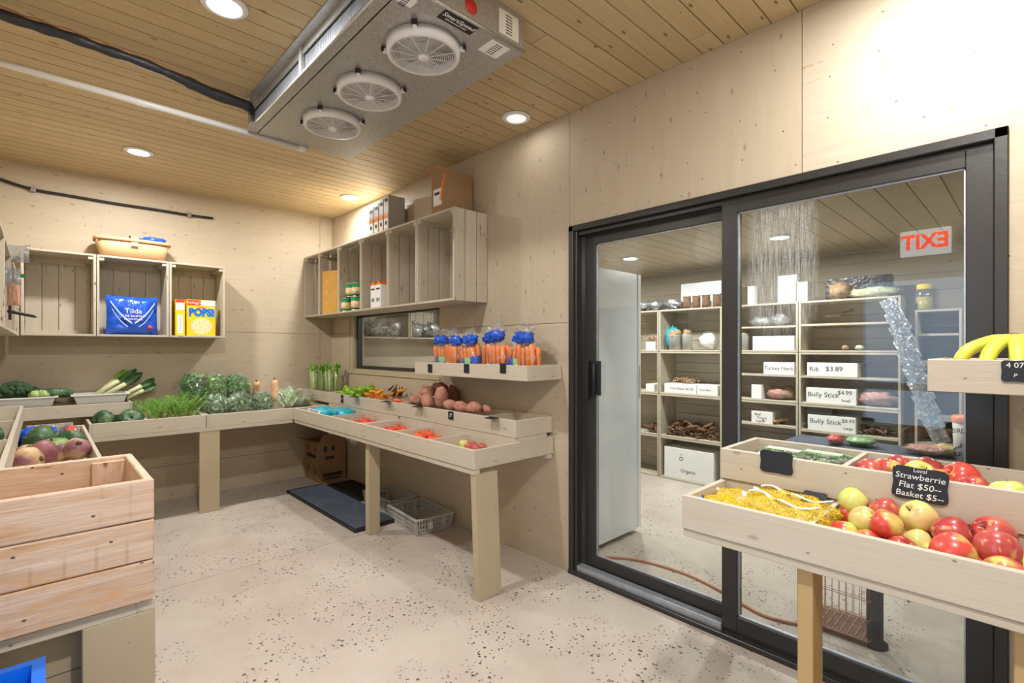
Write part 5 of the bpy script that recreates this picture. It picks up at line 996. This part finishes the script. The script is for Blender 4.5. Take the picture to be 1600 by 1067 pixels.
for (y, z, w_, h_) in ((-.235, .33, .03, .05), (-.155, .33, .03, .05), (-.19, .24, .09, .03), (-.16, .07, .2, .035), (-.16, .03, .16, .018)): rect(cb_, 'print_hole_mark', 'ink', (b + .0003, y, z), w_, h_, XB, YU, .0008)  # print blocks, with the dark of the handle holes put in as patches
for (x, z, w_, h_) in ((.12, .32, .03, .05), (.30, .32, .03, .05), (.2, .25, .22, .04), (.12, .12, .03, .05), (.30, .10, .03, .05)): rect(cb_, 'print_hole_mark', 'ink', (x, c - .0003, z), w_, h_, XR, YU, .0008)
mt = thing('floor_mat', 'thick dark blue-grey mat lying on the floor behind the front leg', 'mat', (1.2, -.48, 0)); mb = MB(); mm = Matrix.Translation((1.22, -.475, 0)) @ Matrix.Rotation(.0, 4, 'Z'); mb.box((-.72, -.18, 0), (.68, .17, .022), M4=mm); part('base_rim', mb, 'blackm', mt, bev=.006)
mb = MB(); mb.box((-.70, -.165, .022), (.66, .155, .030), M4=mm); part('top_pad', mb, 'slate', mt, bev=.004)
solo('floor_mat', MB().box((.55, -.285, 0), (1.22, -.03, .02)), 'blackm', 'second black mat against the wall behind the blue-grey one', 'mat', (.9, -.15, 0))
def basket(label, c, L, W_, h_, rz, tip=0):
    o = thing('plastic_basket', label, 'basket', c, 0, 'grey plastic baskets'); o.rotation_euler = (0, tip, rz); WORLD[o] = Vector(); mb = MB(); a, b = L / 2, W_ / 2
    for s in (-1, 1):
        for (n, f) in ((int(L / .022), 0), (int(W_ / .022), 1)):
            for k in range(n + 1):
                t = -1 + 2 * k / n
                p = (t * a * .93, s * b * .92, .004) if f == 0 else (s * a * .93, t * b * .92, .004); q = (t * a, s * b, h_) if f == 0 else (s * a, t * b, h_); mb.bar(p, q, .008 if k % 5 else .02, .004, up=(1, 0, 0) if f else (0, 1, 0))
        for z in (.012, h_ * .35, h_ * .68): k_ = .93 + .07 * z / h_; mb.box((-a * k_, s * b * k_ - .002, z - .004), (a * k_, s * b * k_ + .002, z + .004)); mb.box((s * a * k_ - .002, -b * k_, z - .004), (s * a * k_ + .002, b * k_, z + .004))
    for k in range(12): x = -a * .92 + 2 * a * .92 * k / 11; mb.box((x - .003, -b * .92, 0), (x + .003, b * .92, .004)); 
    for k in range(8): y = -b * .92 + 2 * b * .92 * k / 7; mb.box((-a * .92, y - .003, 0), (a * .92, y + .003, .004))
    part('lattice_wall', mb, 'greyplastic', o); mb = MB()
    for s in (-1, 1): mb.box((-a - .008, s * b - .008, h_), (a + .008, s * b + .008, h_ + .012)); mb.box((s * a - .008, -b + .008, h_), (s * a + .008, b - .008, h_ + .012))
    part('rim', mb, 'greyplastic', o); mb = MB(); mb.box((a * .97, -.05, h_ * .3), (a * 1.0 + .002, -.02, h_ * .75)); part('card_holder', mb, 'whiteplastic', o, 'pale card holder'); return o
basket('grey plastic basket in front, near the end leg', (2.05, -.20, .001), .46, .30, .105, -.08); basket('grey plastic basket behind, touching the mat', (1.52, -.155, .001), .44, .25, .105, .0)
bt = thing('storage_bin', 'bright blue plastic bin at the bottom left corner of the photo', 'bin', (4.02, -2.49, 0)); mb = MB(); tubwall(mb, 3.84, 4.24, -2.70, -2.315, .0, .675, .006, .03); part('shell', mb, 'blue', bt)
mb = MB(); mb.prism([(-.05, -.008), (.05, -.008), (.05, .008), (-.05, .008)], .002, basis((0, 1, 0), (0, 0, 1), (3.850, -2.42, .60))); part('embossed_mark', mb, 'ink', bt)

# ---------------------------------------------------------------- next room: shelving and goods
CX = (1.95, 2.585, 3.25, 3.905, 4.605); CZ = (.0, .43, .87, 1.31, 1.745); CY = 2.73; FYc = 2.38
shelfz = {(3, 3): (.222,), (3, 2): (.225,), (3, 1): (.21,), (2, 3): (.215,), (2, 2): (.225,), (2, 1): (.22,)}
cn = ('far left', 'second', 'third', 'right-hand'); rn = ('bottom', 'second from bottom', 'third from bottom', 'top')
for i in range(4):
    for j in range(4):
        crate(f'shelf crate beyond the glass, {cn[i]} column, {rn[j]} row', (CX[i + 1] - .002, CY, CZ[j] + .001), CX[i + 1] - CX[i] - .006, CZ[j + 1] - CZ[j] - .003, .35, PI, 'shelf crates beyond the sliding door', shelf=shelfz.get((i, j), ()), blocks=False, hor=True)
for j in range(4): crate(f'rack crate beyond the glass right of the hanging pouches, {rn[j]} row', (4.945, CY, (.0, .44, .84, 1.235)[j] + .001), .26, (.437, .397, .392, .39)[j], .35, PI, 'rack crates beyond the sliding door', shelf=(.20,) if j else (), blocks=False, hor=True)
for k in range(4): crate(('crate on the next room side wall, nearest the window', 'crate on the next room side wall with silver pouches, second', 'crate on the next room side wall, third from the window', 'crate on the next room side wall, fourth from the window')[k], (0.0, .80 + .62 * k, 1.455), .61, .44, .30, -PI / 2, 'crates on the next room side wall', blocks=False)
def paperbox(label, px0, px1, py0, py1, lines=(), Y=2.40, dep=.22, zf=None, group='handwritten white boxes', mat='paper'):
    a = at(px0, py1, y=Y); b = at(px1, py1, y=Y); zt = at((px0 + px1) / 2, py0, y=Y).z; z0 = zf if zf is not None else at((px0 + px1) / 2, py1, y=Y).z
    o = simplebox('cardboard_carton', label, 'box', (a.x, Y, z0), (b.x, Y + dep, zt), mat, group); xm = (a.x + b.x) / 2; h_ = zt - z0
    for k, (s, u, v, sz) in enumerate(lines): text(s, sz, 'ink', o, (a.x + (b.x - a.x) * u, Y - .0005, z0 + h_ * v), XR, YU, ext=.0004)
    return o
sz_ = lambda i, j, k=0: CZ[j] + .018 + (shelfz[(i, j)][0] if k else 0)
paperbox('white handwritten box, lower shelf of the right-hand column, small price', 1259.5, 1338, 607, 630, [('Bully Stick', .35, .55, .055), ('$4.99', .78, .75, .045), ('Small', .8, .25, .03)], zf=sz_(3, 2))
paperbox('white handwritten box with the rib price', 1261, 1340, 567, 588, [('Rib', .15, .5, .055), ('$3.89', .55, .55, .055)], zf=sz_(3, 2, 1))
paperbox('white handwritten box of the dearer sticks, second row', 1262, 1337, 650, 680, [('Bully Stick', .38, .6, .055), ('$8.99', .85, .75, .04), ('Large', .85, .3, .03)], zf=sz_(3, 1, 1))
paperbox('white handwritten box with the neck treats', 1193, 1241, 566, 587, [('Turkey Neck', .5, .5, .045)], zf=sz_(2, 2, 1)); paperbox('white box behind the wet glass, upper row', 1176, 1241, 525, 546, [], zf=sz_(2, 3))
paperbox('white box low in the third column with two written lines', 1174, 1207, 643, 662, [('Beef', .3, .75, .03), ('Trach', .5, .45, .035), ('large', .35, .18, .025)], zf=sz_(2, 1, 1)); paperbox('blank white box left in the third column', 1174, 1190, 601, 619, [], zf=sz_(2, 2))
paperbox('white box with small chews, second column left', 1038, 1088, 600, 615, [('Cow Snout $1.50', .55, .5, .035)], zf=sz_(1, 2)); paperbox('white box beside it, second column right', 1089, 1121, 602, 617, [('Cow Ears', .4, .5, .03)], zf=sz_(1, 2))
paperbox('large white foam box with a printed crest, bottom of the second column', 1038, 1115, 703, 755, [('III II', .36, .80, .018), ('O', .36, .66, .06), ('Organic', .5, .28, .05)], dep=.27, zf=sz_(1, 0)); paperbox('small white box in the far left column', 1009, 1022, 600, 612, [], zf=sz_(0, 2)); paperbox('white carton in the far left column, upper row', 1009, 1024, 534, 550, [], zf=sz_(0, 3)); paperbox('dark printed box low in the right-hand column', 1260, 1300, 630, 646, [], zf=sz_(3, 1, 1) + .135, mat='darkstuff', dep=.18)
paperbox('blank white box on top of the second column', 1064, 1127, 441, 470, [], Y=2.58, dep=.12, zf=CZ[4], mat='white'); paperbox('tall white container on top of the third column', 1215, 1245, 430, 470, [], Y=2.48, dep=.12, zf=CZ[4], mat='whiteplastic'); paperbox('small white cup on top of the third column', 1168, 1179, 447, 472, [], Y=2.46, dep=.07, zf=CZ[4], mat='whiteplastic'); paperbox('black case on top of the right-hand column', 1290, 1392, 432, 460, [], Y=2.60, dep=.12, zf=CZ[4], mat='darkstuff'); paperbox('clear-grey bin on top of the third column by the gap', 1243, 1262, 440, 470, [], Y=2.48, dep=.12, zf=CZ[4], mat='greyplastic')
# chews
def chewpile(label, group, x0, x1, y0, y1, z, n, mat, L=.12, r=.009, rise=.06):
    mb = MB(); mb.tube([(-L / 2, 0, 0), (-L / 6, .008, .004), (L / 5, -.006, .002), (L / 2, .004, 0)], [r * .8, r, r * .9, r * .6], 6); o = solo('dried_chew', mb, mat, label, 'pet chew', ((x0 + x1) / 2, (y0 + y1) / 2, z + r), group, local=True)
    for k in range(n):
        t = k / n; c = o.copy(); COL.objects.link(c); c.location = (rr(x0 + L * .3, x1 - L * .3), rr(y0, y1), z + r + rise * t * rr(.6, 1)); c.rotation_euler = (rr(-.3, .3), rr(-.6, .6), rr(0, 6.28)); s = rr(.7, 1.2); c.scale = (s, s, s)
chewpile('brown knotted chew in the heap, second column, second row', 'brown chews heap', 2.63, 3.22, 2.42, 2.62, sz_(1, 1), 110, 'chew', rise=.13, r=.013)
chewpile('brown chew in the far left column heap', 'brown chews far left', 2.35, 2.56, 2.42, 2.62, sz_(0, 1), 20, 'chew', rise=.08, r=.013)
chewpile('tan chew on top of the white boxes of the second column', 'tan chews', 2.66, 3.0, 2.43, 2.55, sz_(1, 2) + .10, 26, 'tanchew', L=.06, rise=.05)
chewpile('small brown chew in the lower right-hand column', 'small brown chews', 4.30, 4.57, 2.42, 2.6, sz_(3, 1, 1), 30, 'chew', L=.07, rise=.05)
chewpile('tan chew beside the box of the third column', 'tan chews third column', 3.52, 3.86, 2.42, 2.55, sz_(2, 1, 1), 14, 'tanchew', L=.09, rise=.03, r=.014)
chewpile('brown chew in the far left upper row', 'chews far left upper', 2.35, 2.56, 2.42, 2.6, sz_(0, 3) + .1, 10, 'tanchew', L=.06, rise=.03)
def wrapped(label, px, py, Y, r, mat_in, seed, name='wrapped_chews', cat='pet chews', zf=None, film='film', amp=.3):
    p = at(px, py, y=Y)
    if zf is not None: p.z = zf + r[2]
    o = thing(name, label, cat, (p.x, p.y, p.z - r[2])); mb = MB(); mb.blob(p, [q * .85 for q in r], 16, 10, amp, 3, seed); part('contents', mb, mat_in, o); mb = MB(); mb.blob(p, r, 20, 12, .2, 4, seed + 3); part('film', mb, film, o); return o
wrapped('wrapped reddish meat chews, lower shelf of the right-hand column', 1372, 630, 2.46, (.15, .08, .065), 'sweetpotato', 1, zf=sz_(3, 2)); wrapped('big bagged tan bone on top of the right-hand column', 1312, 450, 2.46, (.09, .08, .075), 'tanchew', 2, zf=CZ[4]); wrapped('long bagged pale bone on top of the right-hand column', 1362, 453, 2.47, (.20, .06, .045), 'leekwhite', 3, zf=CZ[4])
wrapped('small tan shell chew, left of two', 1321, 537, 2.45, (.03, .03, .022), 'tanchew', 4, zf=sz_(3, 3)); wrapped('small tan shell chew, right of two', 1343, 537, 2.45, (.035, .03, .022), 'leekwhite', 5, zf=sz_(3, 3))
wrapped('bagged chews low in the third column', 1215, 612, 2.46, (.10, .07, .05), 'sweetpotato', 6, zf=sz_(2, 2)); wrapped('pale bagged chews beside them', 1232, 609, 2.5, (.06, .06, .06), 'tanchew', 7, zf=sz_(2, 2)); wrapped('clear wrapped tray upper row of the third column', 1190, 500, 2.46, (.10, .07, .045), 'filmgrey', 8, zf=sz_(2, 3, 1), cat='packet', name='wrapped_tray'); wrapped('clear domed pack upper row of the third column', 1218, 498, 2.46, (.08, .07, .055), 'filmgrey', 9, zf=sz_(2, 3, 1), cat='packet', name='wrapped_tray')
for i, (x, lab) in enumerate(((2.36, 'silver plastic pack pile on top of the far left column, left'), (2.50, 'silver plastic pack pile on top of the far left column, right'), (2.70, 'silver plastic pack on top of the second column'))):
    for k in range(1): o = thing('plastic_pack', lab, 'packet', (x, 2.5, CZ[4])); mb = MB(); mb.blob((x, 2.5, CZ[4] + .055), (.10, .09, .05), 20, 12, .5, 4, i); part('film', mb, 'filmgrey', o); mb = MB(); mb.blob((x, 2.5, CZ[4] + .04), (.07, .06, .03), 12, 8, .4, 3, i); part('contents', mb, 'darkstuff', o)
for i, x in enumerate((2.86, 2.96, 3.06, 3.17)):
    o = thing('treat_pouch', ('first', 'second', 'third', 'last')[i] + ' standing brown pouch from the left on top of the second column', 'pouch', (x, 2.46, CZ[4]), 0, 'brown pouches'); mb = MB(); mb.pillow(.085, .13, .05, Matrix.Translation((x, 2.46, CZ[4] + .001)), .006, i); part('film', mb, 'chew', o)
for i, (px, py, lab, m_) in enumerate(((1055, 527, 'round grey-green tub in the second column, larger', 'skyblue'), (1074, 530, 'round grey tub in the second column, smaller', 'greyplastic'), (1160, 522, 'grey tub behind the door stile', 'greyplastic'))):
    p = at(px, py, y=2.46); z0 = sz_(1, 3); r = (.068, .05, .06)[i]; o = thing('round_tub', lab, 'tub', (p.x, 2.46, z0)); mb = MB(); mb.lathe([(r * .85, 0), (r, .15), (r * 1.05, .155), (r * .98, .152), (r * .83, .006)], 22, (p.x, 2.46, z0)); part('shell', mb, 'greyplastic', o); mb = MB(); mb.blob((p.x, 2.46, z0 + .165), (r * .9, r * .9, .04), 12, 8, .5, 4, i); part('contents', mb, 'tanchew', o)
wrapped('teal bag behind the tubs of the second column', 1052, 515, 2.55, (.10, .05, .12), 'skyblue', 12, name='produce_bag', cat='bag', zf=sz_(1, 3), film='skyblue'); wrapped('white printed packs at the right of the second column', 1108, 525, 2.5, (.11, .08, .09), 'paper', 13, name='plastic_pack', cat='packet', zf=sz_(1, 3))
wrapped('dark plastic packs in the side wall crate seen through the window, left', 590, 515, 1.6, (.01, .01, .01), 'darkstuff', 1, name='plastic_pack', cat='packet') if 0 else None
for i, (y, ry, lab) in enumerate(((.42, .12, 'silver plastic packs seen through the small window, left pile'), (.62, .10, 'silver plastic packs seen through the small window, curved pile'), (.93, .09, 'silver plastic sleeve seen through the small window, right of the crate seam'), (1.16, .13, 'dark glossy packs at the right end of the small window'))):
    o = thing('plastic_pack', lab, 'packet', (.20, y, 1.472)); mb = MB(); mb.blob((.19, y, 1.472 + .09), (.10, ry, .085), 22, 14, .5, 4, i + 20); part('film', mb, 'filmgrey', o); mb = MB(); mb.blob((.17, y, 1.472 + .06), (.07, ry * .7, .05), 12, 8, .4, 3, i); part('contents', mb, 'darkstuff' if i != 2 else 'whiteplastic', o)
# hanging pouches
for i in range(9):
    z = 1.66 - i * .10; x = 4.64 + i * .026; o = thing('hanging_pouch', f'clear pouch hanging on the shelf side, {ORD[i]} from the top', 'pouch', (x, 2.30, z - .12), 0, 'hanging pouches'); mb = MB(); mm = Matrix.Translation((x, 2.30 + .004 * i, z - .19)) @ Matrix.Rotation(-.42, 4, 'Y') @ Matrix.Rotation(.2, 4, 'Z'); mb.pillow(.10, .27, .02, mm, .010, i, pinch=.03); part('film', mb, 'filmgrey', o)
    mb = MB(); mb.pillow(.075, .21, .012, mm @ Matrix.Translation((0, 0, .02)), .004, i); part('contents', mb, 'slate' if i != 7 else 'skyblue', o)
jp = at(1444, 465, y=2.50); jz = 1.627; o = thing('jar', 'clear jar of yellow pieces with a yellow lid beyond the right pane', 'jar', (jp.x, 2.5, jz)); mb = MB(); mb.lathe([(.05, 0), (.056, .01), (.056, .13), (.045, .155), (.04, .16)], 22, (jp.x, 2.5, jz)); part('glass_body', mb, 'clearbox', o); mb = MB(); mb.lathe([(.046, .006), (.05, .01), (.05, .10)], 18, (jp.x, 2.5, jz)); part('contents', mb, 'jar', o); mb = MB(); mb.lathe([(.044, .158), (.046, .162), (.046, .195), (.04, .198)], 22, (jp.x, 2.5, jz)); part('lid', mb, 'yellow', o, 'yellow lid')
# BIRDZERK bucket on a ledge, produce seen low beyond the pane
lg = thing('ledge', 'low grey counter beyond the right pane', 'counter', (4.95, 2.1, 0)); mb = MB(); zz = .76
mb.box((4.05, 1.42, .65), (5.35, 1.95, .68)); part('worktop', mb, 'slate', lg); mb = MB(); mb.box((5.20, 1.44, 0), (5.30, 1.93, .65)); part('leg_panel', mb, 'greyplastic', lg); mb = MB(); mb.box((4.1, 1.44, 0), (4.14, 1.93, .65)); part('leg_panel', mb, 'greyplastic', lg)
q = at(1513, 690, y=1.66); o = thing('seed_bucket', 'white bucket with orange lid and black printed letters on the counter', 'bucket', (q.x, 1.7, .681)); r = .075; bz_ = .681; mb = MB(); mb.lathe([(r * .9, 0), (r, .22), (r * .97, .222)], 28, (q.x, 1.7, bz_)); part('shell', mb, 'whiteplastic', o); mb = MB(); mb.lathe([(r * 1.03, .22), (r * 1.06, .225), (r * 1.06, .255), (r, .26)], 28, (q.x, 1.7, bz_)); part('lid', mb, 'carrot', o, 'orange lid'); text('BIRDZERK', .038, 'ink', o, (q.x - .005, 1.7 - r * 1.03, bz_ + .175), (1, .1, 0), YU, ext=.004, sx=.75)
for k in range(26): a = rr(-1.1, 1.1) - PI / 2; z = rr(.02, .125); m1 = MB(); m1.blob((q.x + math.cos(a) * r * .97, 1.7 + math.sin(a) * r * .97, bz_ + z), (.006, .006, .004), 6, 4, .3); part('print_fleck', m1, 'ink', o)
for i, (px, w_, m_, lab) in enumerate(((1305, .05, 'red', 'red packet end on the counter beyond the glass'), (1345, .10, 'leaf', 'dark green bag on the counter beyond the glass'), (1450, .13, 'sweetpotato', 'purplish wrapped produce on the counter beyond the glass'), (1478, .10, 'potato', 'yellowish wrapped produce on the counter beyond the glass'))):
    p = at(px, 688, y=1.68); wrapped(lab, px, 690, 1.68 + .05 * (i % 2), (w_, .09, .035), m_, 30 + i, name='produce_bag', cat='bag', zf=.681)
# fridge
fx0, fx1 = 2.66, 3.312; o = thing('refrigerator', 'tall white refrigerator just behind the left glass pane', 'fridge', (2.98, .53, 0)); mb = MB(); mb.box((fx0, .17, .035), (fx1, .83, 1.885)); part('cabinet', mb, 'white', o, bev=.006); mb = MB(); mb.box((fx0, .838, .04), (fx1, .886, 1.885)); d = part('door', mb, 'white', o, bev=.008); mb = MB(); mb.box((fx1 - .001, .856, .98), (fx1 + .003, .868, 1.22)); part('grip_recess', mb, 'greyplastic', d)
for x, y in ((fx0 + .04, .22), (fx1 - .04, .22), (fx0 + .04, .80), (fx1 - .04, .80)): mb = MB(); mb.lathe([(.018, 0), (.018, .036)], 12, (x, y, 0)); part('foot', mb, 'greyplastic', o)
# cord, wire crate, black post
cp = [at(x, y, z=.008) for x, y in ((905, 866), (945, 870), (985, 873), (1030, 883), (1080, 900), (1130, 925), (1180, 955), (1215, 968), (1256, 975), (1300, 968), (1340, 980))]; mb = MB(); mb.tube(snake(cp), .0075, 8); solo('extension_cord', mb, 'cord', 'salmon-orange cord snaking over the floor behind the glass', 'cord', cp[0])
o = thing('wire_crate', 'pink wire crate on the floor behind the glass under the near table', 'crate', (4.68, .48, 0)); mb = MB(); A = (4.50, 4.79, .38, .62)
for z in (.03, .12, .21, .30):
    for (a, b) in (((A[0], A[2], z), (A[1], A[2], z)), ((A[0], A[3], z), (A[1], A[3], z)), ((A[0], A[2], z), (A[0], A[3], z)), ((A[1], A[2], z), (A[1], A[3], z))): mb.tube([a, b], .0022, 5)
for k in range(11):
    x = A[0] + (A[1] - A[0]) * k / 10; [mb.tube([(x, y, .03), (x, y, .30)], .0018, 5) for y in (A[2], A[3])]; mb.tube([(x, A[2], .03), (x, A[3], .03)], .0018, 5)
for k in range(8): y = A[2] + (A[3] - A[2]) * k / 7; [mb.tube([(x, y, .03), (x, y, .30)], .0018, 5) for x in (A[0], A[1])]
part('wire_mesh', mb, 'pinkwire', o); mb = MB(); mb.box((A[0] + .01, A[2] + .01, 0), (A[1] - .01, A[3] - .01, .028)); part('base_tray', mb, 'chew', o)
p = at(1367, 1008, z=0); o = thing('floor_stand', 'short black stand behind the glass beside the pink wire crate', 'stand', p); mb = MB(); mb.lathe([(.05, 0), (.05, .015), (.032, .03), (.032, .30), (.04, .31)], 20, p); part('post', mb, 'blackm', o)
